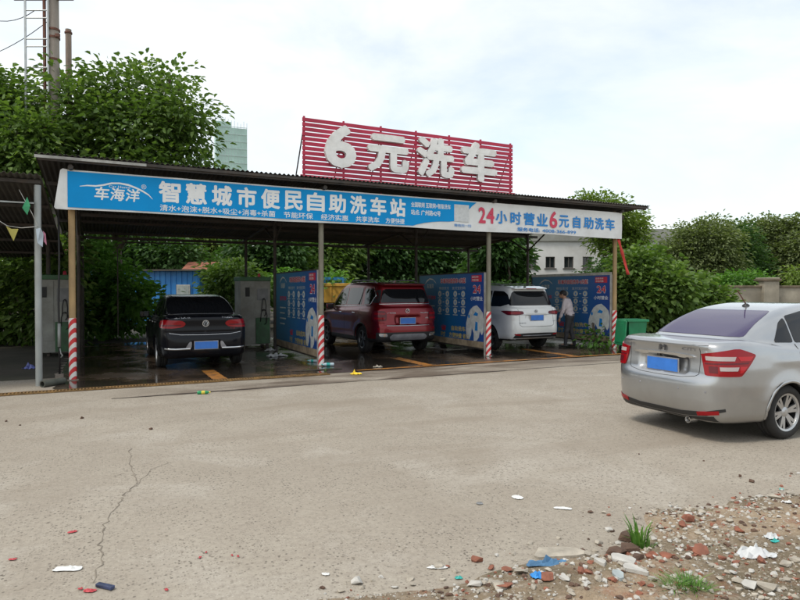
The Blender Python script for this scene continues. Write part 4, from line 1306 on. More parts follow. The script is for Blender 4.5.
class Car:
    def __init__(s, sp, label, cat='car', name='parked_car'):
        s.sp = sp
        L, Wd, H = sp['L'], sp['W'], sp['H']
        h = sp.get('h', 0.025)
        s.root = thing(name, label, cat, (sp['loc'][0], sp['loc'][1], 0), sp['rot'], 'cars at the wash station')
        xs, ys, zs = np.arange(-0.12, L + 0.12, h), np.arange(-Wd / 2 - 0.1, Wd / 2 + 0.1 + h, h), np.arange(0.08, H + 0.12, h)
        X2, Z2 = np.meshgrid(xs, zs, indexing='ij')
        low = poly_sdf(X2, Z2, chaikin(sp['low'], 2))
        gh = poly_sdf(X2, Z2, chaikin(sp['gh'], 2))
        Xp, Yp = np.meshgrid(xs, ys, indexing='ij')
        pl = np.array(sp['plan'])
        full = np.concatenate([pl, (pl * [1, -1])[::-1]])
        plan = poly_sdf(Xp, Yp, chaikin(full, 2))
        pg = np.array(sp['plan_gh'])
        plang = poly_sdf(Xp, Yp, chaikin(np.concatenate([pg, (pg * [1, -1])[::-1]]), 2))
        T = np.interp(Z2, sp['tuck_z'], sp['tuck_d'])
        for (ax, r) in ((sp['ax0'], sp['ra']), (sp['ax1'], sp['ra'])):
            q = np.sqrt((X2 - ax) ** 2 + (Z2 - sp['rw']) ** 2)
            T = T - 0.022 * np.exp(-((q - r) / 0.10) ** 2)
        for (x0, z0, x1, z1, dpt, wd) in sp.get('crease', ()):      # body-side feature lines
            t = np.clip((X2 - x0) / (x1 - x0), 0, 1)
            zl = z0 + (z1 - z0) * t
            k = np.clip(np.minimum(X2 - x0, x1 - X2) / 0.25, 0, 1)
            T = T + dpt * k * np.clip(1 - np.abs(Z2 - zl) / wd, 0, 1)
        Y2, Z3 = np.meshgrid(ys, zs, indexing='ij')
        B = np.zeros(Y2.shape)
        for (y0, y1, z0, z1, dpt, ed) in sp.get('rear', ()):        # raised or sunk fields of the rear face (symmetric)
            ay = np.abs(Y2)
            k = np.clip((ay - y0) / ed + 0.5, 0, 1) * np.clip((y1 - ay) / ed + 0.5, 0, 1) * np.clip((Z3 - z0) / ed + 0.5, 0, 1) * np.clip((z1 - Z3) / ed + 0.5, 0, 1)
            k = k * k * (3 - 2 * k)
            B = B + dpt * k
        fade = np.clip((1.0 - xs) / 0.5, 0, 1)[:, None, None]
        dl = smax(low[:, None, :] + B[None] * fade, plan[:, :, None] + T[:, None, :], sp.get('kl', 0.09))
        tum = np.clip(zs - sp['belt'], -0.1, 2)[None, None, :] * sp['tumble']
        dg = smax(gh[:, None, :], plang[:, :, None] + tum, sp.get('kg', 0.13))
        F = smin(dl, dg, sp.get('ku', 0.05))
        ay = np.abs(ys)[None, :, None]
        for ax in (sp['ax0'], sp['ax1']):
            cy = np.sqrt((X2 - ax) ** 2 + (Z2 - sp['rw']) ** 2)[:, None, :] - sp['ra']
            F = np.maximum(F, -np.maximum(cy, (Wd / 2 - 0.30) - ay))
        V, Q = surface_nets(F, (xs[0], ys[0], zs[0]), h)
        me = np_mesh('body', V, Q)
        me.materials.append(PAINT[sp['paint']])
        me.materials.append(M_PLAST)
        c = V[Q].mean(1)
        dark = c[:, 2] < sp.get('zdark', 0.2)
        for ax in (sp['ax0'], sp['ax1']):
            dark |= (np.hypot(c[:, 0] - ax, c[:, 2] - sp['rw']) < sp['ra'] + 0.006) & (np.abs(c[:, 1]) < Wd / 2 - 0.015)
        me.polygons.foreach_set('material_index', dark.astype(np.int32))
        me.polygons.foreach_set('use_smooth', np.ones(len(Q), bool))
        s.body = bpy.data.objects.new('body', me)
        COL.objects.link(s.body)
        s.body.parent = s.root
        s.bvh = BVHTree.FromPolygons([tuple(v) for v in V], [tuple(int(i) for i in q) for q in Q])
        # wheels
        s.wheels()
        s.mirrors()
    def cast(s, kind, u, v):
        sp = s.sp
        if kind == 'rear':
            o, d = Vector((-1.5, u, v)), Vector((1, 0, 0))
        elif kind == 'front':
            o, d = Vector((sp['L'] + 1.5, u, v)), Vector((-1, 0, 0))
        elif kind == 'left':
            o, d = Vector((u, 2.5, v)), Vector((0, -1, 0))
        elif kind == 'right':
            o, d = Vector((u, -2.5, v)), Vector((0, 1, 0))
        elif kind == 'top':
            o, d = Vector((u, v, 3)), Vector((0, 0, -1))
        else:                                              # ('corner', side, xc, yc): u = angle from straight back, outward
            _, sd, xc, yc = kind
            dr = Vector((-math.cos(u), sd * math.sin(u), 0))
            c = Vector((xc, sd * yc, v))
            o, d = c + dr * 2.0, -dr
        p, n, i, dist = s.bvh.ray_cast(o, d)
        if p is None:
            p2, n2, i2, _ = s.bvh.find_nearest(o + d * 1.3)
            p, n = p2, n2
        if n.dot(d) > 0:
            n = -n
        return p, n
    def patch(s, name, kind, outline, m, parent=None, off=0.004, cell=0.04, thick=0.012, rnd=1, uscale=1.0):
        P = round_poly(outline, 0.03 if rnd == 1 else rnd, uscale) if rnd else np.array(outline, float)
        lo, hi = P.min(0), P.max(0)
        cu, cv = cell / uscale, cell
        nu, nv = max(1, int(math.ceil((hi[0] - lo[0]) / cu))), max(1, int(math.ceil((hi[1] - lo[1]) / cv)))
        du, dv = (hi[0] - lo[0]) / nu, (hi[1] - lo[1]) / nv
        def clip(pl, ax, val, keep_gt):
            out = []
            n = len(pl)
            for i in range(n):
                a, b = pl[i], pl[(i + 1) % n]
                ia, ib = (a[ax] >= val) == keep_gt or a[ax] == val, (b[ax] >= val) == keep_gt or b[ax] == val
                if ia:
                    out.append(a)
                if ia != ib:
                    t = (val - a[ax]) / (b[ax] - a[ax])
                    q = [a[0] + (b[0] - a[0]) * t, a[1] + (b[1] - a[1]) * t]
                    q[ax] = val
                    out.append(tuple(q))
            return out
        keys, vs, ns, fs = {}, [], [], []
        base = [tuple(p) for p in P]
        for i in range(nu):
            col_ = clip(clip(base, 0, lo[0] + i * du, True), 0, lo[0] + (i + 1) * du, False)
            if len(col_) < 3:
                continue
            for j in range(nv):
                pc = clip(clip(col_, 1, lo[1] + j * dv, True), 1, lo[1] + (j + 1) * dv, False)
                if len(pc) < 3:
                    continue
                f = []
                for (u, v) in pc:
                    k = (round(u, 5), round(v, 5))
                    if k not in keys:
                        p, n = s.cast(kind, u, v)
                        keys[k] = len(vs)
                        vs.append(p)
                        ns.append(n)
                    if not f or f[-1] != keys[k]:
                        f.append(keys[k])
                if f and f[0] == f[-1]:
                    f.pop()
                if len(set(f)) >= 3:
                    fs.append(f)
        N = len(vs)
        out = [tuple(p + n * off) for p, n in zip(vs, ns)] + [tuple(p + n * (off - thick)) for p, n in zip(vs, ns)]
        edges = {}
        for f in fs:
            for a, b in zip(f, f[1:] + f[:1]):
                edges[(a, b)] = 1
        sk = [(a, a + N, b + N, b) for (a, b) in edges if (b, a) not in edges]
        me = bpy.data.meshes.new(name)
        me.from_pydata(out, [], [tuple(f) for f in fs] + sk)
        me.validate()
        bm = bmesh.new()
        bm.from_mesh(me)
        bmesh.ops.recalc_face_normals(bm, faces=bm.faces[:])
        # outward check
        if bm.faces:
            bm.faces.ensure_lookup_table()
            f0 = max(bm.faces, key=lambda f: f.calc_area())
            vi = f0.verts[0].index
            if vi < N and f0.normal.dot(ns[vi]) < 0:
                bmesh.ops.reverse_faces(bm, faces=bm.faces[:])
            for f in bm.faces:
                f.smooth = True
            for e in bm.edges:
                if len(e.link_faces) == 2 and e.calc_face_angle(0) > 0.9:
                    e.smooth = False
        bm.to_mesh(me)
        bm.free()
        return link(name, me, m, parent or s.root)
    def ribbon(s, name, kind, pts, w, m, parent=None, off=0.002, thick=0.0, step=0.04):
        Q = []
        for a, b in zip(pts[:-1], pts[1:]):
            a, b = Vector(a), Vector(b)
            n = max(1, int((b - a).length / step))
            Q += [a.lerp(b, k / n) for k in range(n)]
        Q.append(Vector(pts[-1]))
        R = [s.cast(kind, q.x, q.y) for q in Q]
        vs, fs = [], []
        for i, (p, n) in enumerate(R):
            t = (R[min(i + 1, len(R) - 1)][0] - R[max(0, i - 1)][0]).normalized()
            e = t.cross(n).normalized() * w / 2
            c = p + n * (off + thick)
            vs += [p + e + n * off * 0.2, c + e * 0.8, c - e * 0.8, p - e + n * off * 0.2]
        for i in range(len(R) - 1):
            for j in range(3):
                fs.append((i * 4 + j, i * 4 + 4 + j, i * 4 + 5 + j, i * 4 + 1 + j))
        return MB().add(vs, fs).obj(name, m, parent or s.root, smooth=True)
    def both(s, fn):
        for k in ('left', 'right'):
            fn(k)
    def wheels(s):
        sp = s.sp
        r, w = sp['rw'], 0.205
        rr = sp.get('rim', 0.2)
        tp = [(rr, -w / 2 + .012), (rr + .02, -w / 2), (r - .045, -w / 2 - .006), (r - .015, -w / 2 + .012), (r, -w / 2 + .04), (r, -.03), (r - .008, -.026), (r - .008, -.02), (r, -.016), (r, .016), (r - .008, .02), (r - .008, .026), (r, .03), (r, w / 2 - .04), (r - .015, w / 2 - .012), (r - .045, w / 2 + .006), (rr + .02, w / 2), (rr, w / 2 - .012)]
        tm = MB().lathe(tp, 44, 'Y', closed=True).mesh('tyre')
        bp = [(0.0, 0.02), (rr * 0.9, 0.015), (rr * 0.97, -0.05), (rr + .003, -w / 2 + .01)]
        barrel = MB().lathe([(0.0, 0.01), (rr * 0.93, 0.01), (rr + .002, -w / 2 + .014)], 36, 'Y').mesh('wheel')
        rm_ = MB()
        rm_.lathe([(rr - .022, -w / 2 + .03), (rr - .016, -w / 2 + .012), (rr + .006, -w / 2 + .004), (rr + .006, -w / 2 + .02)], 44, 'Y')
        n = sp.get('spokes', 5)
        tw_ = sp.get('twin', False)
        yf = -w / 2 + .022
        for k in range(n):
            for dd in ((-0.16, 0.16) if tw_ else (0,)):
                a = 2 * math.pi * k / n + 0.2
                a2 = a + dd
                wi, wo = (0.020, 0.016) if tw_ else (0.032, 0.024)
                c0 = Vector((math.cos(a + dd * 0.6), 0, math.sin(a + dd * 0.6))) * 0.045
                c1 = Vector((math.cos(a2), 0, math.sin(a2))) * (rr - .014)
                e = Vector((-math.sin(a2), 0, math.cos(a2)))
                vs = [c0 - e * wi, c0 + e * wi, c1 + e * wo, c1 - e * wo]
                q = [Vector((v.x, yf + .012, v.z)) for v in vs[:2]] + [Vector((v.x, yf - .004, v.z)) for v in vs[2:]]
                q2 = [Vector((v.x, v.y + .03, v.z)) for v in q]
                rm_.add(q + q2, [(0, 1, 2, 3), (0, 4, 5, 1), (1, 5, 6, 2), (3, 2, 6, 7), (0, 3, 7, 4)])
        rm_.lathe([(0.0, yf - .006), (0.03, yf - .004), (0.055, yf + .01), (0.058, yf + .05)], 20, 'Y')
        rim = rm_.mesh('rim')
        bm = bmesh.new()
        bm.from_mesh(rim)
        bmesh.ops.recalc_face_normals(bm, faces=bm.faces[:])
        bm.to_mesh(rim)
        bm.free()
        for q, mt in ((tm, M_TYRE), (barrel, M_PLAST), (rim, M_ALLOYD if sp.get('dark_rim') else M_ALLOY)):
            q.materials.append(mt)
        tm.polygons.foreach_set('use_smooth', [True] * len(tm.polygons))
        for ax in (sp['ax0'], sp['ax1']):
            for sd in (-1, 1):
                o = link('wheel', barrel, None, s.root)
                o.location = (ax, sd * (sp['W'] / 2 - w / 2 - 0.018), r)
                o.rotation_euler = (0, 0, 0 if sd < 0 else math.pi)
                link('tyre', tm, None, o)
                link('rim', rim, None, o)
    def mirrors(s):
        sp = s.sp
        x, z = sp['mirror']
        for sd in (-1, 1):
            y = sd * (sp['W'] / 2 + 0.02)
            b = MB()
            b.box((x, y + sd * 0.06, z + 0.02), (0.10, 0.22, 0.14))
            b.box((x + 0.02, y - sd * 0.05, z - 0.04), (0.05, 0.10, 0.04))
            o = autosmooth(b.obj('side_mirror', PAINT[sp['paint']], s.root, bevel=0.028))
            MB().box((x - 0.051, y + sd * 0.06, z + 0.02), (0.004, 0.17, 0.10)).obj('mirror_glass', M_GLASS, o)
    def plate(s, z, w=0.44, h=0.14, y=0.0, off=0.0):
        p, n = s.cast('rear', y, z)
        ps = [s.cast('rear', y + dy, z + dz)[0] for dy in (-w / 2, w / 2) for dz in (-h / 2, h / 2)]
        x = min(q.x for q in ps + [p]) - 0.008 + off
        f = MB().box((x, y, z), (0.012, w + 0.03, h + 0.03)).obj('plate_frame', M_PLATEF, s.root, bevel=0.003)
        MB().box((x - 0.008, y, z), (0.006, w, h)).obj('number_plate', M_PLATE, f)
        return x
    def rear_text(s, st, y0, y1, z0, z1, m, bold=0.02):
        """seen from behind: +y is on the left"""
        o = text('badge_lettering', st, (0, y0 - y1, 0, z1 - z0), 0, m, s.root, bold)
        me = o.data
        for v in me.vertices:
            yy, zz_ = y0 - v.co.x, z0 + v.co.z
            p, n = s.cast('rear', yy, zz_)
            v.co = p + n * 0.006
        return o
    def common(s):
        sp = s.sp
        rt = s.root
        gm = sp.get('glass', M_GLASS)
        s.patch('rear_window', 'rear', [(y * sd, z) for sd, ords in ((1, sp['rw_out']), (-1, sp['rw_out'][::-1])) for (y, z) in ords], sp.get('rglass', gm), cell=0.03)
        for k in ('left', 'right'):
            for w in sp['side_windows']:
                o = s.patch('side_window', k, w, gm)
            for g in sp.get('gaps', ()):
                s.ribbon('door_gap', k, g, 0.009, M_GAP)
            for (x, z) in sp.get('handles', ()):
                p, n = s.cast(k, x, z)
                MB().box((p.x, p.y + n.y * 0.022, p.z), (0.19, 0.018, 0.028)).obj('door_handle', sp.get('handle_m', PAINT[sp['paint']]), rt, bevel=0.007)
            if 'chrome_line' in sp:
                s.ribbon('window_trim', k, sp['chrome_line'], 0.02, M_CHROME, thick=0.006)
        for k in ('left', 'right'):
            for ax in (sp['ax0'], sp['ax1']):
                q = sp['ra'] + 0.017
                s.ribbon('arch_lip', k, [(ax + q * math.cos(rad(a)), sp['rw'] + q * math.sin(rad(a))) for a in range(-8, 189, 7)], 0.034, sp.get('lip_m', PAINT[sp['paint']]), thick=0.006, off=0.004)
        s.patch('windshield', 'front', [(y * sd, z) for sd, ords in ((1, sp['ws_out']), (-1, sp['ws_out'][::-1])) for (y, z) in ords], gm)
        zb = sp.get('zhl', 0.68)
        for sd in (-1, 1):
            s.patch('headlight', 'front', [(sd * .42, zb - .05), (sd * .78, zb), (sd * .80, zb + .12), (sd * .5, zb + .08)], M_CLEAR)
        s.patch('grille', 'front', [(-.36, zb - .08), (.36, zb - .08), (.40, zb + .05), (-.40, zb + .05)], M_PLAST)
INROT = TH + math.pi / 2
# ---- silver saloon in the yard
sil = Car(dict(L=4.5, W=1.70, H=1.50, h=0.021, paint='silver', loc=(2.99, 7.03), rot=rad(23.6),
    low=[(.20, .20), (.07, .25), (.01, .40), (0, .56), (.015, .66), (.07, .71), (.09, .74), (.105, .86), (.105, .97), (.07, 1.045), (.085, 1.085), (.2, 1.095), (.60, 1.115), (1.3, .99), (3.3, .97), (3.55, .96), (4.2, .83), (4.45, .68), (4.5, .5), (4.46, .28), (4.3, .2)],
    gh=[(.38, 1.03), (.50, 1.10), (.95, 1.31), (1.35, 1.445), (1.8, 1.50), (2.2, 1.505), (2.7, 1.455), (3.1, 1.22), (3.5, .94), (3.3, .85), (.6, .9)],
    plan=[(0, 0), (.0, .3), (.025, .52), (.10, .70), (.28, .80), (.6, .838), (1.2, .85), (3.2, .85), (3.8, .82), (4.3, .68), (4.48, .35), (4.5, 0)],
    plan_gh=[(.3, 0), (.33, .40), (.45, .62), (.8, .755), (1.4, .80), (2.6, .80), (3.2, .74), (3.5, .5), (3.58, 0)],
    tuck_z=[.1, .2, .3, .45, .62, .8, .95, 1.05, 1.15], tuck_d=[.12, .07, .025, .006, 0, .004, .022, .045, .08], belt=.98, tumble=.42,
    ax0=1.07, ax1=3.62, rw=.302, ra=.334, rim=.205, spokes=6, twin=True,
    rear=[(0, .34, .735, .905, .035, .05), (0, .60, .995, 1.02, .012, .03)], kl=.07, kg=.14, ku=.04,
    crease=[(.75, .88, 4.0, .80, -.012, .07)], mirror=(2.95, 1.02), rglass=M_GLASSP, zdark=.21,
    rw_out=[(.60, 1.135), (.575, 1.22), (.52, 1.36), (.48, 1.415)], ws_out=[(.66, 1.03), (.5, 1.39)],
    side_windows=[[(.98, 1.075), (1.27, 1.065), (1.27, 1.345), (1.16, 1.29)], [(1.30, 1.065), (2.02, 1.05), (2.02, 1.405), (1.62, 1.415), (1.30, 1.36)], [(2.09, 1.05), (2.98, 1.03), (2.72, 1.22), (2.38, 1.39), (2.09, 1.405)]],
    gaps=[[(2.055, .28), (2.055, 1.04)], [(1.285, 1.05), (1.285, .86), (1.36, .72)], [(3.02, .28), (3.02, 1.0)], [(1.48, .275), (2.95, .275)]],
    handles=[(1.55, .93), (2.35, .91)]),
    'silver saloon car with purple-tinted rear window parked in the open yard', name='silver_car')
sil.common()
for sd in (-1, 1):
    kd = ('corner', sd, .9, .2)
    A = lambda p: [(rad(a), z) for a, z in p]
    tl = sil.patch('taillight', kd, A([(21.5, .965), (22, .955), (25, .745), (26, .735), (46, .735), (48, .74), (61, .95), (60.5, .965), (47, 1.025), (43, 1.025)]), M_LAMP, off=0.012, thick=0.025, cell=0.03, uscale=.85, rnd=.012)
    sil.patch('reverse_lens', kd, A([(25, .945), (25.5, .90), (43, .90), (44, .945)]), M_CLEAR, tl, off=0.0145, thick=0.006, cell=.03, uscale=.85, rnd=0)
    sil.patch('indicator_lens', kd, A([(34, .835), (34.4, .795), (45, .795), (46, .835)]), M_CLEAR, tl, off=0.0145, thick=0.006, cell=.03, uscale=.85, rnd=0)
    sil.patch('brake_lens', kd, A([(45, .945), (47, .90), (55.5, .90), (58.5, .945)]), M_LAMPB, tl, off=0.0145, thick=0.006, cell=.03, uscale=.85, rnd=0)
    sil.patch('brake_lens', kd, A([(27.5, .84), (28, .77), (33, .77), (33, .84)]), M_LAMPD, tl, off=0.0145, thick=0.006, cell=.03, uscale=.85, rnd=0)
    sil.patch('brake_lens', kd, A([(47, .84), (46.5, .77), (48.5, .775), (52.5, .84)]), M_LAMPB, tl, off=0.0145, thick=0.006, cell=.03, uscale=.85, rnd=0)
    sil.patch('lamp_divider', kd, A([(25, .872), (25, .858), (53, .868), (54, .885)]), M_LAMPD, tl, off=0.0142, thick=0.006, cell=.03, uscale=.85, rnd=0)
    sil.patch('reflector', 'rear', [(sd * .50, .295), (sd * .70, .325), (sd * .70, .365), (sd * .50, .335)], M_LAMP, off=.012, thick=.02, rnd=0)
    for y in (.28, .60):
        p, n = sil.cast('rear', sd * y, .56)
        MB().lathe([(0, -.003), (.012, -.002), (.0125, .003)], 12, 'Y').obj('parking_sensor', M_PLATEF, sil.root, loc=p + n * 0.001, rotz=-math.pi / 2)
sil.patch('bumper_insert', 'rear', [(-.74, .36), (-.60, .30), (-.30, .265), (.30, .265), (.60, .30), (.74, .36), (.74, .39), (.58, .345), (.30, .315), (-.30, .315), (-.58, .345), (-.74, .39)], M_PLAST, off=.005, rnd=0)
sil.patch('lower_valance', 'rear', [(-.68, .215), (.68, .215), (.66, .30), (.58, .288), (.30, .252), (-.30, .252), (-.58, .288), (-.66, .30)], M_PLAST, off=.004, rnd=0)
x = sil.plate(.80, .44, .14)
gb = sil.patch('plate_garnish', 'rear', [(-.44, .918), (-.40, .912), (0, .928), (.40, .912), (.44, .918), (.41, .936), (.2, .950), (-.2, .950), (-.41, .936)], M_CHROME, off=.024, thick=.04)
MB().box((gb.bound_box[0][0] + .02, 0.06, .908), (.03, .05, .03)).obj('rear_camera', M_PLAST, sil.root, bevel=.006)
zz_ = .985
hb = MB()
p, n = sil.cast('rear', 0, zz_ + .02)
px_ = p.x - .008
for sd in (-1, 1):
    hb.box((px_, sd * .028, zz_ + .02), (.008, .013, .085), rot=Matrix.Rotation(sd * 0.13, 3, 'X'))
    hb.box((px_, sd * .048, zz_ + .02), (.006, .006, .09), rot=Matrix.Rotation(sd * 0.1, 3, 'X'))
hb.box((px_, 0, zz_ + .02), (.008, .05, .013))
hb.obj('emblem', M_ALLOYD, sil.root)
sil.rear_text('CITY', -.27, -.46, .985, 1.02, M_PLATEF, .02)
sil.rear_text('广汽本田', .62, .44, .985, 1.02, M_PLATEF, .015)
for sd in (-1, 1):
    sil.ribbon('trunk_gap', 'rear', [(sd * .49, 1.06), (sd * .505, .97), (sd * .50, .74), (sd * .46, .715), (sd * .30, .69), (0, .683)], .006, M_GAP)
tp_ = sil.patch('trunk_lip', 'rear', [(-.60, 1.055), (.60, 1.055), (.58, 1.075), (-.58, 1.075)], PAINT['silver'], off=.012, thick=.03, rnd=0)
ex = MB().lathe([(.022, .03), (.032, -.005), (.036, -.005), (.036, .12)], 18, 'Y').obj('exhaust_pipe', M_CHROME, sil.root, loc=(.09, -.36, .215), rotz=-math.pi / 2)
autosmooth(ex)
p, n = sil.cast('top', 1.5, 0)
an = MB().lathe([(.045, -.004), (.04, .012), (.018, .03), (0, .032)], 14).obj('antenna_base', M_PLAST, sil.root, loc=p, smooth=True)
MB().tube([(0, 0, .02), (-.16, 0, .20)], [.008, .006], 8).obj('antenna_mast', M_RUSTB, an)
sil.patch('fuel_flap', 'left', [(.62, .80), (.78, .80), (.78, .94), (.62, .94)], PAINT['silver'], off=.002, thick=.006)

# ---- black saloon in the first bay
blk = Car(dict(L=4.87, W=1.83, H=1.57, h=0.025, paint='black', loc=(-4.04, 12.62), rot=INROT,
    low=[(.22, .22), (.07, .30), (.0, .46), (0, .60), (.03, .69), (.09, .75), (.115, .92), (.095, 1.07), (.13, 1.125), (.62, 1.15), (1.3, 1.02), (3.5, 1.0), (4.0, .94), (4.6, .81), (4.85, .62), (4.87, .42), (4.8, .24), (4.6, .2)],
    gh=[(.42, 1.07), (.55, 1.15), (1.0, 1.385), (1.45, 1.525), (2.0, 1.57), (2.5, 1.57), (3.0, 1.48), (3.75, .97), (3.6, .85), (.7, .9)],
    plan=[(0, 0), (0, .4), (.03, .62), (.12, .80), (.35, .885), (.8, .91), (1.4, .915), (3.6, .915), (4.3, .87), (4.7, .70), (4.85, .35), (4.87, 0)],
    plan_gh=[(.36, 0), (.40, .5), (.52, .72), (.9, .83), (1.5, .86), (2.9, .86), (3.5, .78), (3.75, .5), (3.8, 0)],
    tuck_z=[.1, .22, .35, .5, .7, .88, 1.0, 1.12], tuck_d=[.12, .06, .02, .004, 0, .004, .03, .07], belt=1.0, tumble=.40,
    ax0=1.02, ax1=3.83, rw=.325, ra=.37, rim=.215, spokes=5, kl=.08, ku=.04,
    rear=[(0, .30, .42, .60, .03, .05), (0, .9, .77, .80, .02, .04)], mirror=(3.15, 1.06),
    rw_out=[(.70, 1.17), (.67, 1.32), (.60, 1.46), (.54, 1.51)], ws_out=[(.7, 1.06), (.56, 1.43)],
    side_windows=[[(1.0, 1.10), (1.5, 1.10), (1.5, 1.42), (1.3, 1.37)], [(1.54, 1.10), (2.3, 1.085), (2.3, 1.44), (1.54, 1.43)], [(2.38, 1.085), (3.3, 1.06), (3.0, 1.27), (2.65, 1.42), (2.38, 1.44)]],
    chrome_line=[(.98, 1.075), (3.3, 1.045)], gaps=[[(2.34, .3), (2.34, 1.07)], [(1.52, 1.08), (1.45, .75)], [(3.38, .3), (3.38, 1.03)]], handles=[(1.75, .96), (2.65, .95)], handle_m=M_CHROME),
    'black saloon car with red tail lamps parked in the first wash bay', name='black_car')
blk.common()
for sd in (-1, 1):
    tl = blk.patch('taillight', ('corner', sd, .9, .2), [(rad(a), z) for a, z in ((14, .955), (18, .90), (30, .875), (50, .885), (56, .95), (56, 1.03), (40, 1.05), (20, 1.035), (15, 1.0))], M_LAMP, off=.012, thick=.025, cell=.04, uscale=.85)
    blk.patch('lamp_band', ('corner', sd, .9, .2), [(rad(a), z) for a, z in ((20, .925), (50, .915), (50, .945), (20, .955))], M_LAMPD, tl, off=.0145, thick=.006, cell=.04, uscale=.85)
    blk.ribbon('bumper_chrome', 'rear', [(sd * .32, .45), (sd * .60, .445), (sd * .80, .455)], .045, M_CHROME, thick=.01)
    blk.patch('plate_recess_side', 'rear', [(sd * .30, .46), (sd * .42, .46), (sd * .33, .60), (sd * .285, .60)], M_PLATEF, off=.004)
blk.plate(.52, .46, .15)
blk.ribbon('trunk_gap', 'rear', [(-.72, .78), (-.5, .745), (0, .735), (.5, .745), (.72, .78)], .012, M_CHROME)
blk.ribbon('window_chrome', 'rear', [(-.72, 1.155), (-.4, 1.16), (0, 1.163), (.4, 1.16), (.72, 1.155)], .016, M_CHROME)
p, n = blk.cast('rear', 0, .97)
em = MB().lathe([(.058, .004), (.058, -.008), (.068, -.008), (.068, .004)], 28, 'Y')
em.lathe([(0, -.004), (.058, -.003)], 24, 'Y', mi=1)
for pts in ([(-.022, .050), (0, .006), (.022, .050)], [(-.045, .026), (-.02, -.046), (0, .0), (.02, -.046), (.045, .026)]):
    em.tube([(q[0], -.008, q[1]) for q in pts], .0065, 6)
em.obj('emblem', [M_CHROME, M_PLAST], blk.root, loc=p + Vector((-.012, 0, 0)), rotz=-math.pi / 2)
blk.rear_text('上汽大众', .62, .30, 1.075, 1.115, M_CHROME, .01)
blk.rear_text('PASSAT', -.34, -.60, 1.075, 1.115, M_CHROME, .01)
blk.rear_text('TSI', -.50, -.60, .845, .875, M_LAMP, .02)
for sd in (-1, 1):
    p, n = blk.cast('top', 1.9, sd * .5)
    blk.ribbon('roof_strip', 'top', [(1.4, sd * .52), (2.0, sd * .545), (2.8, sd * .53)], .015, M_PLAST)

# ---- dark red sport-utility car in the second bay
red = Car(dict(L=4.81, W=1.90, H=1.92, h=0.025, paint='red', loc=(.24, 15.76), rot=INROT,
    low=[(.25, .30), (.08, .36), (0, .50), (0, .70), (.03, .77), (.075, .82), (.09, .95), (.10, 1.10), (.13, 1.25), (.5, 1.29), (1.5, 1.2), (3.5, 1.10), (4.4, 1.0), (4.75, .82), (4.81, .55), (4.72, .32), (4.4, .26)],
    gh=[(.10, 1.10), (.16, 1.30), (.30, 1.62), (.36, 1.79), (.44, 1.85), (1.1, 1.895), (2.2, 1.91), (2.8, 1.84), (3.3, 1.5), (3.85, 1.10), (3.5, .9), (.3, .95)],
    plan=[(0, 0), (0, .45), (.03, .68), (.12, .85), (.35, .93), (.8, .945), (1.4, .95), (3.6, .95), (4.3, .90), (4.65, .72), (4.79, .4), (4.81, 0)],
    plan_gh=[(.06, 0), (.08, .5), (.18, .76), (.5, .86), (1.3, .89), (3.0, .89), (3.6, .8), (3.85, .5), (3.9, 0)],
    tuck_z=[.1, .25, .4, .55, .8, 1.0, 1.12, 1.22], tuck_d=[.12, .05, .01, 0, .012, .0, .02, .06], belt=1.19, tumble=.26,
    ax0=.98, ax1=3.78, rw=.365, ra=.415, rim=.235, spokes=5, twin=True, dark_rim=True, kl=.08, kg=.12, ku=.03, zdark=.42, lip_m=M_PLAST,
    rear=[(0, .36, .80, 1.0, .03, .06), (0, .95, .76, .80, .02, .04)], mirror=(3.2, 1.18),
    rw_out=[(.71, 1.34), (.67, 1.50), (.61, 1.67), (.53, 1.70)], ws_out=[(.75, 1.18), (.62, 1.76)],
    side_windows=[[(.58, 1.32), (.98, 1.29), (1.12, 1.71), (.66, 1.72), (.48, 1.54)], [(1.18, 1.29), (2.2, 1.27), (2.2, 1.74), (1.26, 1.74)], [(2.28, 1.27), (3.3, 1.22), (2.9, 1.57), (2.55, 1.73), (2.28, 1.74)]],
    chrome_line=[(3.3, 1.195), (1.2, 1.255), (.62, 1.285), (.44, 1.53), (.62, 1.74)], gaps=[[(2.24, .42), (2.24, 1.18)], [(1.15, 1.19), (1.25, .85)], [(3.4, .42), (3.4, 1.12)]], handles=[(1.5, 1.06), (2.5, 1.05)], handle_m=M_CHROME),
    'dark red sport-utility car with roof rails parked in the middle wash bay', name='red_car')
red.common()
for sd in (-1, 1):
    tl = red.patch('taillight', ('corner', sd, .9, .2), [(rad(a), z) for a, z in ((27, .88), (50, .86), (54, 1.0), (50, 1.14), (30, 1.13), (27, 1.06))], M_LAMPD, off=.012, thick=.025, cell=.04, uscale=.85)
    for z0 in (.92, 1.04):
        red.patch('lamp_bar', ('corner', sd, .9, .2), [(rad(29), z0), (rad(46), z0), (rad(46), z0 + .045), (rad(29), z0 + .045)], M_LAMP, tl, off=.0148, thick=.006, cell=.04, uscale=.85, rnd=0)
    red.patch('exhaust_trim', 'rear', [(sd * .60, .47), (sd * .80, .48), (sd * .82, .56), (sd * .62, .55)], M_CHROME, off=.012, thick=.02)
    red.patch('pillar_glass', 'rear', [(sd * .725, 1.34), (sd * .81, 1.34), (sd * .71, 1.68), (sd * .63, 1.68)], M_PLAST, off=.003)
    rl = [(0.7, sd * .60), (.9, sd * .605), (1.6, sd * .62), (2.4, sd * .60), (2.6, sd * .59)]
    P = []
    for i, q in enumerate(rl):
        p, n = red.cast('top', q[0], q[1])
        P.append(p + Vector((0, 0, .0 if i in (0, len(rl) - 1) else .055)))
    MB().tube(P, .018, 8).obj('roof_rail', M_PLATEF, red.root, smooth=True)
    red.patch('bumper_reflector', 'rear', [(sd * .70, .66), (sd * .84, .66), (sd * .84, .695), (sd * .70, .685)], M_LAMP, off=.008)
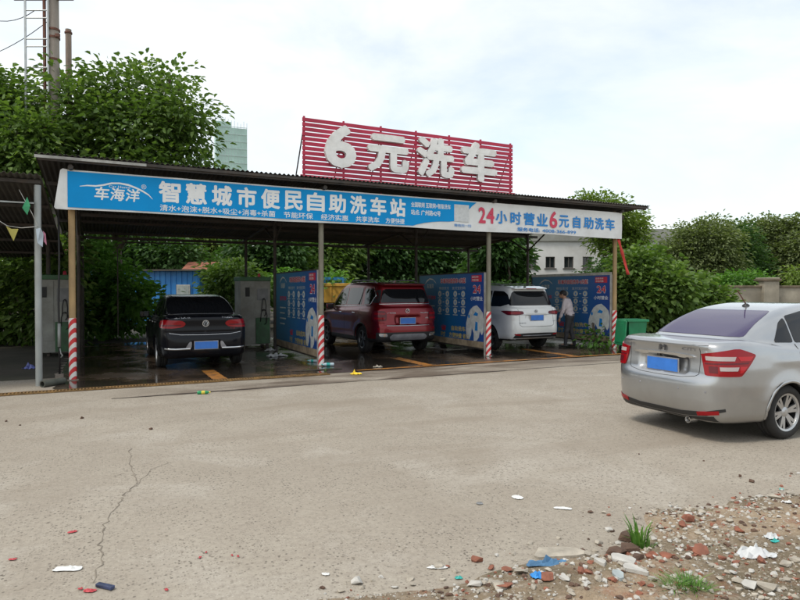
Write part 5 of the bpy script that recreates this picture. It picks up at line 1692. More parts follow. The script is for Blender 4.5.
red.patch('skid_plate', 'rear', [(-.50, .38), (.50, .38), (.55, .46), (.46, .535), (-.46, .535), (-.55, .46)], M_PLATEF, off=.012, thick=.02)
red.patch('bumper_lower', 'rear', [(-.86, .34), (.86, .34), (.87, .58), (-.87, .58)], M_PLAST, off=.004)
red.ribbon('bumper_chrome', 'rear', [(-.62, .755), (0, .745), (.62, .755)], .022, M_CHROME, thick=.006)
red.ribbon('window_chrome', 'rear', [(-.74, 1.31), (0, 1.318), (.74, 1.31)], .028, M_CHROME, thick=.006)
red.plate(.87, .44, .15)
p, n = red.cast('rear', 0, 1.13)
em = MB()
em.lathe([(.05, .003), (.05, -.008), (.06, -.008), (.06, .003)], 24, 'Y')
em.tube([(-.05, -.006, .012), (-.015, -.008, .03), (.02, -.008, .02), (.045, -.006, -.02)], .007, 6)
em.tube([(-.04, -.006, -.025), (0, -.008, -.005), (.03, -.006, .038)], .007, 6)
em.obj('emblem', M_CHROME, red.root, loc=p + Vector((-.012, 0, 0)), rotz=-math.pi / 2)
red.rear_text('广汽传祺', .58, .34, 1.06, 1.095, M_CHROME, .01)
red.rear_text('TRUMPCHI', -.38, -.66, 1.06, 1.09, M_CHROME, .01)
red.rear_text('GS8', -.52, -.66, .93, .96, M_CHROME, .01)
sp2 = MB().add([(.24, -.60, 1.83), (.24, .60, 1.83), (.60, .64, 1.88), (.60, -.64, 1.88), (.24, -.60, 1.795), (.24, .60, 1.795), (.60, .64, 1.80), (.60, -.64, 1.80)], [(0, 1, 2, 3), (4, 7, 6, 5), (0, 4, 5, 1), (1, 5, 6, 2), (3, 2, 6, 7), (0, 3, 7, 4)]).obj('spoiler', PAINT['red'], red.root, bevel=.015)
p, n = red.cast('top', .9, 0)
MB().add([(-.08, -.012, -.01), (-.08, .012, -.01), (.10, .02, -.01), (.10, -.02, -.01), (-.10, 0, .07)], [(0, 1, 4), (1, 2, 4), (2, 3, 4), (3, 0, 4), (0, 3, 2, 1)]).obj('shark_fin', PAINT['red'], red.root, loc=p)

# ---- white people carrier in the third bay
wht = Car(dict(L=4.78, W=1.86, H=1.83, h=0.025, paint='white', loc=(3.80, 16.62), rot=INROT + rad(2),
    low=[(.25, .28), (.10, .34), (.0, .48), (0, .66), (.02, .76), (.05, .84), (.075, .98), (.10, 1.10), (.14, 1.20), (.5, 1.23), (1.5, 1.14), (3.5, 1.08), (4.3, .95), (4.7, .78), (4.78, .52), (4.70, .30), (4.4, .24)],
    gh=[(.10, 1.08), (.17, 1.27), (.34, 1.58), (.42, 1.71), (.50, 1.77), (1.2, 1.82), (2.2, 1.83), (2.8, 1.76), (3.3, 1.42), (3.95, 1.05), (3.5, .9), (.3, .95)],
    plan=[(0, 0), (0, .42), (.03, .66), (.13, .83), (.38, .91), (.8, .925), (1.4, .93), (3.6, .93), (4.2, .88), (4.6, .70), (4.76, .38), (4.78, 0)],
    plan_gh=[(.06, 0), (.09, .5), (.20, .74), (.5, .84), (1.3, .87), (3.0, .87), (3.6, .78), (3.9, .5), (3.95, 0)],
    tuck_z=[.1, .25, .4, .6, .85, 1.02, 1.14, 1.24], tuck_d=[.12, .05, .012, 0, .012, .0, .025, .06], belt=1.12, tumble=.26,
    ax0=.96, ax1=3.77, rw=.345, ra=.39, rim=.225, spokes=5, dark_rim=True, kl=.08, kg=.12, ku=.03, zdark=.34,
    rear=[(0, .38, .88, 1.0, .025, .05)], mirror=(3.3, 1.16),
    rw_out=[(.75, 1.25), (.71, 1.42), (.63, 1.60), (.55, 1.645)], ws_out=[(.72, 1.16), (.6, 1.64)],
    side_windows=[[(.30, 1.30), (.62, 1.22), (1.05, 1.22), (1.05, 1.66), (.60, 1.64), (.44, 1.55)], [(1.09, 1.22), (2.2, 1.20), (2.2, 1.67), (1.09, 1.66)], [(2.27, 1.20), (3.45, 1.14), (3.0, 1.44), (2.6, 1.66), (2.27, 1.67)]],
    gaps=[[(2.23, .36), (2.23, 1.18)], [(1.07, 1.2), (1.2, .82)], [(3.45, .36), (3.45, 1.1)]], handles=[(1.5, 1.05), (2.5, 1.04)], handle_m=M_CHROME),
    'white people carrier with slim dark tail lamps parked in the third wash bay', name='white_car')
wht.common()
for sd in (-1, 1):
    tl = wht.patch('taillight', ('corner', sd, .9, .2), [(rad(a), z) for a, z in ((16, 1.02), (30, .99), (46, 1.0), (60, 1.10), (52, 1.11), (34, 1.11), (18, 1.095))], M_LAMPD, off=.012, thick=.025, cell=.04, uscale=.85)
    wht.patch('lamp_bar', ('corner', sd, .9, .2), [(rad(24), 1.03), (rad(42), 1.03), (rad(46), 1.075), (rad(24), 1.075)], M_LAMP, tl, off=.0148, thick=.006, cell=.04, uscale=.85, rnd=0)
    wht.patch('bumper_reflector', 'rear', [(sd * .56, .435), (sd * .74, .45), (sd * .76, .49), (sd * .58, .475)], M_LAMP, off=.012)
    P = []
    for i, q in enumerate(((.8, sd * .57), (1.0, sd * .575), (1.7, sd * .59), (2.4, sd * .57), (2.6, sd * .56))):
        p, n = wht.cast('top', q[0], q[1])
        P.append(p + Vector((0, 0, .0 if i in (0, 4) else .045)))
    MB().tube(P, .016, 8).obj('roof_rail', M_PLATEF, wht.root, smooth=True)
wht.patch('bumper_lower', 'rear', [(-.78, .37), (.78, .37), (.70, .49), (.3, .50), (-.3, .50), (-.70, .49)], M_PLAST, off=.006)
wht.ribbon('lower_chrome', 'rear', [(-.5, .435), (0, .43), (.5, .435)], .03, M_PLATEF, thick=.006)
wht.ribbon('plate_garnish', 'rear', [(-.56, 1.005), (0, .995), (.56, 1.005)], .018, M_CHROME, thick=.008)
wht.plate(.915, .44, .14)
p, n = wht.cast('rear', 0, 1.09)
em = MB()
em.lathe([(.04, .003), (.04, -.008), (.05, -.008), (.05, .003)], 6, 'Y')
em.box((0, -.005, 0), (.04, .008, .03))
em.obj('emblem', M_PLATEF, wht.root, loc=p + Vector((-.012, 0, 0)), rotz=-math.pi / 2)
wht.rear_text('宝骏730', .62, .40, .76, .79, M_PLATEF, .01)
wht.rear_text('1.5T', -.56, -.68, .80, .83, M_PLATEF, .01)
for sd in (-1, 1):
    wht.ribbon('tailgate_gap', 'rear', [(sd * .62, 1.19), (sd * .60, .98), (sd * .60, .72), (sd * .52, .68), (0, .675)], .010, M_GAP)
MB().add([(.30, -.58, 1.73), (.30, .58, 1.73), (.66, .62, 1.79), (.66, -.62, 1.79), (.30, -.58, 1.70), (.30, .58, 1.70), (.66, .62, 1.73), (.66, -.62, 1.73)], [(0, 1, 2, 3), (4, 7, 6, 5), (0, 4, 5, 1), (1, 5, 6, 2), (3, 2, 6, 7), (0, 3, 7, 4)]).obj('spoiler', PAINT['white'], wht.root, bevel=.012)
MB().box((.295, 0, 1.718), (.012, .36, .018)).obj('brake_light', M_LAMP, wht.root)

# ------------------------------------------------------------------ man at the white car (one continuous body; clothes as children)
def capsule(P, a, b, ra, rb):
    a, b = np.array(a, float), np.array(b, float)
    d = b - a
    t = np.clip(((P - a) @ d) / (d @ d), 0, 1)
    return np.linalg.norm(P - a - t[..., None] * d, axis=-1) - (ra + (rb - ra) * t)
def ellip(P, c, r):
    q = (P - np.array(c)) / np.array(r)
    k = np.linalg.norm(q, axis=-1)
    return (k - 1) * min(r)
man = thing('person', 'man in a pale shirt and dark trousers leaning towards the white car', 'person', (4.98, 17.75, 0), 0)
# local frame before rotation: +x is where he faces, +y his left, z up
hip, chest, neck, head = (0, 0, .90), (.07, 0, 1.28), (.15, 0, 1.44), (.205, 0, 1.575)
SH = {1: (.10, .165, 1.39), -1: (.10, -.165, 1.39)}
EL = {1: (.13, .24, 1.11), -1: (.20, -.235, 1.12)}
WR = {1: (.23, .235, .87), -1: (.40, -.20, 1.05)}
KN = {1: (.06, .10, .48), -1: (-.015, -.10, .48)}
AN = {1: (.10, .11, .09), -1: (-.12, -.11, .09)}
TOE = {1: (.26, .13, .035), -1: (.04, -.13, .035)}
def torso(P, g=0.0):
    d = ellip(P, (0.0, 0, .95), (.125 + g, .165 + g, .15 + g))
    d = smin(d, ellip(P, (.03, 0, 1.12), (.115 + g, .15 + g, .17 + g)), .08)
    d = smin(d, ellip(P, (.075, 0, 1.29), (.125 + g, .185 + g, .17 + g)), .08)
    return d
def arms(P, g=0.0, to_wrist=True):
    d = None
    for s in (1, -1):
        c = smin(capsule(P, SH[s], EL[s], .058 + g, .046 + g), capsule(P, EL[s], WR[s], .043 + g, .030 + g), .02)
        d = c if d is None else np.minimum(d, c)
    return d
def legs(P, g=0.0):
    d = None
    for s in (1, -1):
        c = smin(capsule(P, (0, s * .09, .88), KN[s], .088 + g, .058 + g), capsule(P, KN[s], AN[s], .056 + g, .038 + g), .03)
        d = c if d is None else smin(d, c, .02)
    return d
def grid(lo, hi, h):
    ax = [np.arange(lo[i], hi[i] + h, h) for i in range(3)]
    return np.stack(np.meshgrid(*ax, indexing='ij'), -1)
def sdf_part(name, fn, lo, hi, h, m, parent):
    P = grid(lo, hi, h)
    V, Q = surface_nets(fn(P), lo, h)
    me = np_mesh(name, V, Q)
    me.polygons.foreach_set('use_smooth', np.ones(len(Q), bool))
    me.materials.append(m)
    o = bpy.data.objects.new(name, me)
    COL.objects.link(o)
    o.parent = parent
    return o
def body(P):
    d = torso(P, -.012)
    d = smin(d, capsule(P, chest, neck, .07, .055), .05)
    d = smin(d, capsule(P, neck, head, .052, .05), .03)
    hd = ellip(P, head, (.098, .076, .118))
    hd = smin(hd, ellip(P, (.262, 0, 1.515), (.05, .05, .05)), .04)          # jaw
    hd = smin(hd, ellip(P, (.312, 0, 1.555), (.02, .014, .022)), .02)        # nose
    for s in (1, -1):
        hd = smin(hd, ellip(P, (.20, s * .08, 1.56), (.022, .012, .034)), .008)   # ears
        hd = smax(hd, -ellip(P, (.305, s * .033, 1.585), (.018, .018, .012)), .01)  # eye sockets
    hd = smax(hd, -ellip(P, (.318, 0, 1.508), (.012, .024, .005)), .006)     # mouth
    d = smin(d, hd, .025)
    d = smin(d, arms(P, -.008), .04)
    d = smin(d, legs(P, -.014), .05)
    for s in (1, -1):
        d = smin(d, capsule(P, AN[s], TOE[s], .035, .03), .03)
        w = np.array(WR[s])
        dr = w - np.array(EL[s])
        dr /= np.linalg.norm(dr)
        sd = np.cross(dr, (0, 1, 0))
        sd /= np.linalg.norm(sd)
        palm = w + dr * .05
        d = smin(d, capsule(P, w, palm + dr * .02, .024, .028), .02)
        inw = np.array([0, -s, 0])
        for k, ln in enumerate((.062, .072, .068, .055)):
            b0 = palm + dr * .03 + sd * (k - 1.5) * .019
            k1 = b0 + dr * ln * .55 + inw * .008
            k2 = k1 + dr * ln * .35 + inw * .024
            d = smin(d, np.minimum(capsule(P, b0, k1, .0092, .0085), capsule(P, k1, k2, .0085, .007)), .004)
        t0 = palm - sd * .026
        d = smin(d, capsule(P, t0, t0 - sd * .018 + dr * .04 + inw * .012, .011, .008), .006)
    return d
M_SKIN = pm('skin', (0.36, 0.20, 0.13), 0.55, var=0.1)
M_SHIRT = pm('pale_pink_grey_shirt', (0.50, 0.44, 0.45), 0.85, var=0.1, scale=9)
M_TROU = pm('charcoal_trousers', (0.035, 0.034, 0.038), 0.85, var=0.25, scale=9)
M_HAIR = pm('black_hair', (0.010, 0.009, 0.009), 0.6, var=0.3, scale=40, bmp=0.5)
M_SHOE = pm('black_shoes', (0.015, 0.014, 0.013), 0.4)
bd = sdf_part('body', body, (-.2, -.32, -.02), (.58, .32, 1.74), .0085, M_SKIN, man)
def shirt(P):
    d = smin(torso(P, .012), arms(P, .010), .05)
    d = smin(d, capsule(P, chest, (.125, 0, 1.415), .085, .066), .04)
    x, y, z = P[..., 0], P[..., 1], P[..., 2]
    d = d - .006 * np.sin(z * 46 + y * 18 + np.sin(x * 30) * 1.5) * np.clip((1.3 - z) / .25, 0, 1) - .003 * np.sin(x * 60 + z * 33)
    d = np.maximum(d, .93 + .01 * np.sin(y * 20) - z + np.where(np.abs(y) > .19, -9, 0))
    d = np.maximum(d, z - 1.455)
    for s in (1, -1):
        w, e = np.array(WR[s]), np.array(EL[s])
        dr = (w - e) / np.linalg.norm(w - e)
        tt = (P - w) @ dr
        near = np.linalg.norm(P - w, axis=-1) < .16
        d = np.where(near, np.maximum(d, tt + .01), d)
    return d
def trous(P):
    d = smin(ellip(P, (0.0, 0, .93), (.135, .172, .13)), legs(P, .012), .06)
    x, y, z = P[..., 0], P[..., 1], P[..., 2]
    d = d - .005 * np.sin(z * 38 + x * 25 + y * 9) * np.clip((.75 - z) / .2, 0, 1)
    d = np.maximum(d, z - .975)
    return np.maximum(d, .07 - z)
def hair(P):
    d = ellip(P, (.192, 0, 1.60), (.108, .088, .105))
    d = np.maximum(d, -(ellip(P, (.32, 0, 1.53), (.09, .10, .095))))
    d = np.maximum(d, 1.515 - P[..., 2] + (P[..., 0] - .15) * .4)
    return d - .004 * np.sin(P[..., 0] * 90) * np.sin(P[..., 1] * 80)
sdf_part('shirt', shirt, (-.2, -.32, .88), (.5, .32, 1.5), .0115, M_SHIRT, man)
sdf_part('trousers', trous, (-.22, -.26, .04), (.24, .26, 1.02), .0115, M_TROU, man)
sdf_part('hair', hair, (.04, -.12, 1.46), (.34, .12, 1.74), .01, M_HAIR, man)
for s in (1, -1):
    def shoe(P, s=s):
        d = capsule(P, (AN[s][0] - .04, AN[s][1], .045), TOE[s], .05, .04)
        return np.maximum(d, .002 - P[..., 2])
    sdf_part('shoe', shoe, (AN[s][0] - .12, min(AN[s][1], TOE[s][1]) - .08, -.02), (TOE[s][0] + .08, max(AN[s][1], TOE[s][1]) + .08, .14), .012, M_SHOE, man)
MB().lathe([(.139, .955), (.142, .955), (.142, .985), (.139, .985)], 28).obj('belt', M_BLACK, man).scale = (1.0, 1.24, 1)
man.rotation_euler = (0, 0, rad(150))
man.location.z = 0.008
man.scale = (.98, .98, .98)

# ------------------------------------------------------------------ green wheeled bin with its lid hanging open
M_BIN = pm('green_bin_plastic', (0.010, 0.17, 0.07), 0.45, var=0.2, scale=4, dirt=(0.04, 0.10, 0.05), dirt_amt=0.4)
bn = thing('wheeled_bin', 'green plastic wheeled bin with its lid hanging open beside the last post', 'bin', (6.22, 16.15, 0), rad(8))
zt = .90
def tap(w0, d0, z0, w1, d1, z1):
    return [(-w0, -d0, z0), (w0, -d0, z0), (w0, d0, z0), (-w0, d0, z0), (-w1, -d1, z1), (w1, -d1, z1), (w1, d1, z1), (-w1, d1, z1)]
FB = [(0, 3, 2, 1), (0, 1, 5, 4), (1, 2, 6, 5), (2, 3, 7, 6), (3, 0, 4, 7)]
b = MB().add(tap(.20, .20, .05, .255, .26, zt - .05), FB)
b.add(tap(.185, .185, .09, .24, .245, zt - .05), [f[::-1] for f in FB])
b.obj('bin_body', M_BIN, bn, bevel=0)
rim_ = MB()
for (c, dm) in (((0, -.275, zt - .03), (.60, .05, .06)), ((0, .275, zt - .03), (.60, .05, .06)), ((-.275, 0, zt - .03), (.05, .50, .06)), ((.275, 0, zt - .03), (.05, .50, .06))):
    rim_.box(c, dm)
rim_.obj('bin_rim', M_BIN, bn, bevel=.01)
lidm = MB().box((-.355, -.02, .54), (.05, .54, .66), rot=Matrix.Rotation(rad(5), 3, 'Y'))
lid = lidm.obj('lid', M_BIN, bn, bevel=.02)
MB().box((-.385, -.02, .54), (.02, .42, .52), rot=Matrix.Rotation(rad(5), 3, 'Y')).obj('lid_panel', M_BIN, lid, bevel=.008)
MB().tube([(-.31, -.2, zt - .03), (-.31, .2, zt - .03)], .016, 8).obj('handle_bar', M_BIN, bn, smooth=True)
for s in (-1, 1):
    wh_ = MB().lathe([(0.0, -.03), (.05, -.03), (.095, -.028), (.1, -.02), (.1, .02), (.095, .028), (.05, .03), (0, .03)], 24, 'Y').obj('wheel', M_BLACK, bn, loc=(-.16, s * .235, .1))
    autosmooth(wh_)
    MB().lathe([(0, -.036), (.03, -.034), (.035, -.029)], 14, 'Y').obj('hub', M_GREYP, wh_)
MB().tube([(-.16, -.23, .1), (-.16, .23, .1)], .012, 8).obj('axle', M_STEEL_D, bn)
MB().box((.12, 0, .03), (.10, .36, .06)).obj('foot', M_BIN, bn, bevel=.01)

# red cloth strip tied on the last post
def cloth_strip(name, pts, w, m, label, cat, seed=1):
    rng = random.Random(seed)
    vs, fs = [], []
    for i, p in enumerate(pts):
        p = Vector(p)
        tw = 0.5 * math.sin(i * 0.9)
        e = Vector((math.cos(tw), math.sin(tw) * 0.7, 0)) * w * (0.5 + 0.08 * math.sin(i * 1.7))
        vs += [p - e, p + Vector((0, .02 * math.sin(i), 0)), p + e]
    for i in range(len(pts) - 1):
        for j in range(2):
            fs.append((i * 3 + j, i * 3 + j + 1, i * 3 + 4 + j, i * 3 + 3 + j))
    me = bpy.data.meshes.new(name)
    me.from_pydata(vs, [], fs)
    o = link(name, me, m, None, True)
    md = o.modifiers.new('thick', 'SOLIDIFY')
    md.thickness = 0.004
    return tag(o, label, cat)
M_REDC = pm('red_cloth', (0.55, 0.05, 0.04), 0.8, var=0.2)
p0 = W(13.55, -0.12, 3.08)
cloth_strip('red_ribbon', [p0 + Vector((t * .28, -.02, -t * 1.0 + .03)) for t in [k / 12 for k in range(13)]], .085, M_REDC, 'red cloth strip hanging from the banner end at the last post', 'ribbon')
# bunting by the low shelter
bt = thing('bunting', 'string of faded little flags tied to the grey pipe post', 'bunting', at(20, 225, 10.3))
def rel(x, y, Y=10.3):
    return at(x, y, Y) - at(20, 225, 10.3)
MB().tube([rel(-40, 205), rel(-15, 218), rel(0, 221), rel(8, 226), rel(22, 228), rel(34, 227, 10.35), rel(38.5, 226, 10.44)], .006, 5).obj('string', M_FRAMEW, bt)
MB().tube([rel(20, 190, 10.4), rel(26, 201), rel(33, 214), rel(38, 226, 10.4)], .005, 5).obj('string', M_FRAMEW, bt)
def flag(q, col, nm):
    vs = []
    n = len(q)
    vs = [rel(*p) for p in q] + [rel(*p) + Vector((0, .004, 0)) for p in q]
    MB().add(vs, [tuple(range(n)), tuple(range(n, 2 * n))[::-1]] + [(i, i + n, (i + 1) % n + n, (i + 1) % n) for i in range(n)]).obj('flag', pm(nm, col, .8, var=.15), bt)
flag([(23, 208), (28, 197), (31, 206, 10.25), (28, 215)], (.05, .30, .14), 'green_flag')
flag([(6.5, 226), (12, 229, 10.22), (19, 229), (14, 241)], (.50, .45, .12), 'yellow_flag')
flag([(36.5, 229), (41, 228, 10.2), (44, 234, 10.25), (43, 247), (38, 243)], (.42, .50, .58), 'pale_blue_flag')
flag([(43.5, 231), (46, 234, 10.25), (47, 245), (44, 241)], (.55, .22, .32), 'pink_flag')

# spray lance and hose hung between the left posts
hs = thing('spray_hose', 'thin dark spray hose and lance hanging between the grey pipe and the first striped post', 'hose', W(-0.22, 0.12), TH)
MB().tube([(0, 0, 3.2), (.01, 0, 2.2), (-.01, 0, 1.4), (0, 0, .9), (0, -.02, .12)], .018, 8).obj('hose', M_BLACK, hs, smooth=True)
MB().tube([(0, 0, 1.05), (.0, -.01, .62)], .028, 8).obj('lance', M_PIPE, hs, smooth=True)
MB().tube([(0, -.01, .62), (.02, -.01, .5), (.05, -.01, .46), (.02, -.01, .42)], .014, 8).obj('hook', M_PIPE, hs, smooth=True)
MB().box((0, 0.0, .06), (.14, .14, .12)).obj('foot_block', pm('cement_collar', (.2, .17, .14), .9), hs, bevel=.015)
pb = G(48.5, 387)
pp_ = MB().lathe([(.045, -.22), (.06, -.22), (.06, .22), (.045, .22)], 16, 'Y', closed=True).obj('pipe_offcut', pm('dark_green_grey_pipe', (.07, .075, .06), .6), None, loc=(pb.x, pb.y + .12, .06), rotz=rad(-18))
tag(autosmooth(pp_), 'short dark pipe offcut lying at the foot of the grey pipe', 'pipe')

# yellow lorry with a blue load frame beyond the red car
M_YTR = pm('yellow_machine_paint', (.55, .30, .04), .5, var=.15, dirt=(.3, .2, .1), dirt_amt=.4)
M_BTR = pm('blue_machine_paint', (.03, .20, .45), .5, var=.15)
tk = thing('yellow_lorry', 'yellow lorry with a blue rack standing beyond the red car', 'lorry', (at(350, 0, 27).x, 27, 0))
MB().box((.4, 0, 1.5), (2.9, 1.8, .72)).obj('cargo_box', M_YTR, tk, bevel=.02)
MB().box((.4, 0, 1.92), (3.0, 1.9, .13)).obj('cargo_rim', M_YTR, tk, bevel=.01)
for k in range(5):
    MB().box((-.75 + k * .58, -.915, 1.5), (.07, .04, .68)).obj('box_rib', M_YTR, tk)
MB().box((-1.55, 0, 1.1), (.9, 1.7, 1.3)).obj('cab', M_YTR, tk, bevel=.06)
MB().box((-1.55, -.86, 1.42), (.6, .02, .45)).obj('cab_window', M_GLD, tk)
MB().box((.3, 0, .36), (4.0, .8, .12)).obj('chassis', M_STEEL_D, tk)
MB().box((.4, 0, .78), (2.8, 1.5, .7)).obj('underbody', M_STEEL_D, tk, bevel=.02)
for x in (-1.45, 1.1):
    for s in (-1, 1):
        autosmooth(MB().lathe([(.0, -.1), (.2, -.1), (.36, -.09), (.38, -.06), (.38, .06), (.36, .09), (.2, .1), (0, .1)], 24, 'Y').obj('wheel', M_TYRE, tk, loc=(x, s * .8, .38)))
rk = MB()
for x in (-1.05, -.25):
    for s in (-.6, .6):
        rk.box((x, s, 1.72), (.07, .07, 1.0))
for s in (-.6, .6):
    rk.box((-.65, s, 2.19), (.73, .06, .12)).box((-.65, s, 1.98), (.73, .04, .06))
for x in (-1.05, -.25):
    rk.box((x, 0, 2.19), (.06, 1.13, .1))
rk.obj('blue_rack', M_BTR, tk)

# ------------------------------------------------------------------ litter and rubble
rng = random.Random(77)
def chunk_mesh(name, sx, sy, sz, seed, flat=False):
    r = random.Random(seed)
    bm = bmesh.new()
    n = 9 if flat else 14
    for _ in range(n):
        v = Vector((r.uniform(-1, 1), r.uniform(-1, 1), r.uniform(-1, 1)))
        if flat:
            an = r.uniform(0, 6.28)
            v = Vector((math.cos(an) * r.uniform(.75, 1), math.sin(an) * r.uniform(.75, 1), 0))
            for s in (-1, 1):
                bm.verts.new((v.x * sx, v.y * sy, s * sz))
        else:
            v = v.normalized() * r.uniform(.8, 1.05)
            bm.verts.new((v.x * sx, v.y * sy, v.z * sz))
    res = bmesh.ops.convex_hull(bm, input=bm.verts[:])
    bmesh.ops.delete(bm, geom=[v for v in bm.verts if not v.link_faces], context='VERTS')
    bmesh.ops.recalc_face_normals(bm, faces=bm.faces[:])
    me = bpy.data.meshes.new(name)
    bm.to_mesh(me)
    bm.free()
    return me
def sz_at(p):
    return max(0.0, float(soil_h(np.array([p.x]), np.array([p.y]))[0]))
def put(name, px, py, sx, sy, sz, m, label, cat, seed, flat=False, group=None, lift=0.75, rz=None):
    p = G(px, py)
    me = chunk_mesh(name, sx, sy, sz, seed, flat)
    zmin = min(v.co.z for v in me.vertices)
    o = link(name, me, m, None, False, (p.x, p.y, sz_at(p) - zmin * lift + .001), rng.uniform(0, 6.28) if rz is None else rz)
    return tag(o, label, cat, group)
M_SLAB = pm('pale_concrete_slab', (.46, .44, .40), .85, var=.2, scale=9, bmp=.4)
M_CHUNK = pm('grey_concrete_lump', (.36, .32, .26), .9, var=.3, scale=9, bmp=.5)
M_BRK = pm('broken_red_brick', (.25, .095, .058), .9, var=.35, scale=12, bmp=.5)
M_BRKD = pm('dark_brown_clod', (.105, .062, .042), .95, var=.3, scale=10, bmp=.6)
M_PAPER = pm('white_litter', (.66, .66, .64), .7, var=.1)
M_PLASTW = pm('white_plastic_litter', (.55, .56, .56), .45, var=.15)
put('concrete_slab', 625, 571, .085, .07, .010, M_SLAB, 'cracked whitish slab piece lying in the soil beside another', 'slab', 1, True)
put('concrete_slab', 638, 582, .085, .065, .010, M_SLAB, 'pointed whitish slab piece next to the cracked one', 'slab', 2, True)
put('concrete_slab', 620, 588, .06, .035, .01, pm('blue_grey_tile', (.34, .38, .38), .6), 'thin blue-grey tile shard below the whitish slabs', 'shard', 3, True)
put('concrete_slab', 602, 574, .05, .03, .01, M_SLAB, 'small pale shard between the slabs and the soil edge', 'shard', 4, True)
put('concrete_slab', 556, 556, .22, .10, .008, M_CHUNK, 'wide flat grey slab half buried at the soil edge', 'slab', 5, True, rz=.1)
for i, (x, y, s) in enumerate(((628, 541, .09), (630, 553, .085), (618, 557, .08), (640, 549, .05), (640, 567, .06))):
    put('earth_clod', x, y, s, s * .7, s * .36, M_BRKD, 'dark brown earth clod beside the grass tuft', 'clod', 20 + i, group='dark clods beside the grass tuft')
bl_ = [(703, 560, .075), (695, 557, .05), (668, 563, .05), (655, 562, .045), (651, 566, .04), (764, 571, .05), (742, 537, .04), (690, 526, .06), (590, 585, .035), (582, 583, .04), (508, 575, .045), (645, 594, .03), (615, 593, .03), (738, 572, .03), (684, 530, .05), (548, 590, .06), (505, 597, .06), (492, 571, .03), (725, 567, .035), (478, 563, .05)]
for i, (x, y, s) in enumerate(bl_):
    put('brick_lump', x, y, s, s * .7, s * .5, M_BRK, 'broken red brick lump lying in the soil', 'brick lump', 40 + i, group='broken red brick lumps in the soil')
gl = [(358, 585, .055), (438, 569, .05), (500, 597, .06), (475, 590, .05), (600, 545, .04), (662, 531, .035), (655, 541, .03), (670, 533, .03), (645, 580, .03), (690, 583, .03), (705, 590, .035), (740, 590, .04), (752, 594, .06), (770, 596, .07), (722, 588, .03), (735, 582, .03), (788, 574, .05), (798, 571, .04), (755, 560, .04), (700, 538, .03), (730, 527, .04), (610, 532, .045), (776, 503, .06), (793, 500, .05), (760, 498, .04), (640, 520, .04), (705, 518, .05), (690, 520, .04), (588, 557, .035), (596, 553, .03), (620, 545, .03), (535, 566, .045), (522, 580, .05), (566, 592, .04), (340, 594, .03), (410, 582, .03), (395, 590, .025), (455, 574, .03), (600, 592, .04), (587, 596, .035), (715, 575, .03), (680, 575, .03), (777, 583, .03), (790, 590, .03)]
for i, (x, y, s) in enumerate(gl):
    put('stone_lump', x, y, s, s * .75, s * .38, M_CHUNK if i % 3 else M_SLAB, 'pale angular concrete lump lying in the soil', 'stone', 90 + i, group='pale concrete lumps in the soil')
# finer rubble nobody could count
vs, fs, mi = [], [], []
proto = []
for k in range(8):
    me = chunk_mesh('grit', 1, .8, .5, 300 + k)
    proto.append((np.array([v.co for v in me.vertices]), [tuple(p.vertices) for p in me.polygons]))
    bpy.data.meshes.remove(me)
r = np.random.RandomState(4)
cnt = 0
while cnt < 11000:
    x, y = r.uniform(-1.6, 5.2), r.uniform(2.6, 6.2)
    mk = float(soil_mask(np.array([x]), np.array([y]))[0])
    dens = vnoise(np.array([x + 20]), np.array([y + 20]), 2.0, 12)[0]
    if mk < -0.25 or (mk < 0.05 and r.rand() > .12) or r.rand() > 0.15 + 1.2 * dens:
        continue
    s = 0.004 + 0.024 * r.rand() ** 3.2
    P, F = proto[r.randint(8)]
    an = r.uniform(0, 6.28)
    c, q = math.cos(an), math.sin(an)
    z = max(0, float(soil_h(np.array([x]), np.array([y]))[0]))
    Q = np.stack([x + s * (P[:, 0] * c - P[:, 1] * q), y + s * (P[:, 0] * q + P[:, 1] * c), z + s * (P[:, 2] + .2)], 1)
    k = len(vs)
    vs += [tuple(p) for p in Q]
    fs += [tuple(i + k for i in f) for f in F]
    mi += [int(r.choice(4, p=[.45, .3, .12, .13]))] * len(F)
    cnt += 1
me = bpy.data.meshes.new('rubble')
me.from_pydata(vs, [], fs)
me.polygons.foreach_set('material_index', mi)
tag(link('rubble', me, [M_CHUNK, M_SLAB, M_BRK, M_BRKD]), 'fine rubble of stone and brick scattered over the soil', 'rubble', kind='stuff')
# crumpled sheets: papers, bags, cloth
def crumple(name, px, py, w, d, h, m, label, cat, seed, rz=0.0, group=None, nx=9, ny=7, dz=0.0):
    r = np.random.RandomState(seed)
    p = G(px, py)
    vs, fs = [], []
    rad_ = r.uniform(.72, 1.15, 10)
    rad_[-1] = rad_[0]
    for i in range(nx):
        for j in range(ny):
            u, v = 2 * i / (nx - 1) - 1, 2 * j / (ny - 1) - 1
            an = math.atan2(v, u)
            k = float(np.interp(an, np.linspace(-math.pi, math.pi, 10), rad_))
            k *= 1 - .18 * (abs(u) * abs(v)) ** 2
            vs.append((u * w / 2 * k, v * d / 2 * k, .003 + h * abs(r.normal()) * .6 * (1.15 - max(abs(u), abs(v)))))
    for i in range(nx - 1):
        for j in range(ny - 1):
            fs.append((i * ny + j, (i + 1) * ny + j, (i + 1) * ny + j + 1, i * ny + j + 1))
    me = bpy.data.meshes.new(name)
    me.from_pydata(vs, [], fs)
    o = link(name, me, m, None, False, (p.x, p.y, sz_at(p) + .002 + dz), rz)
    md = o.modifiers.new('thick', 'SOLIDIFY')
    md.thickness = .002
    md.offset = 1
    return tag(o, label, cat, group)
M_BLUEC = pm('blue_check_cloth', (.07, .17, .30), .85, var=.3, scale=14)
M_BLUEB = pm('blue_plastic', (.04, .25, .60), .4, var=.2)
M_TEAL = pm('teal_plastic', (.03, .38, .34), .4)
M_REDL = pm('red_litter', (.48, .06, .07), .6)
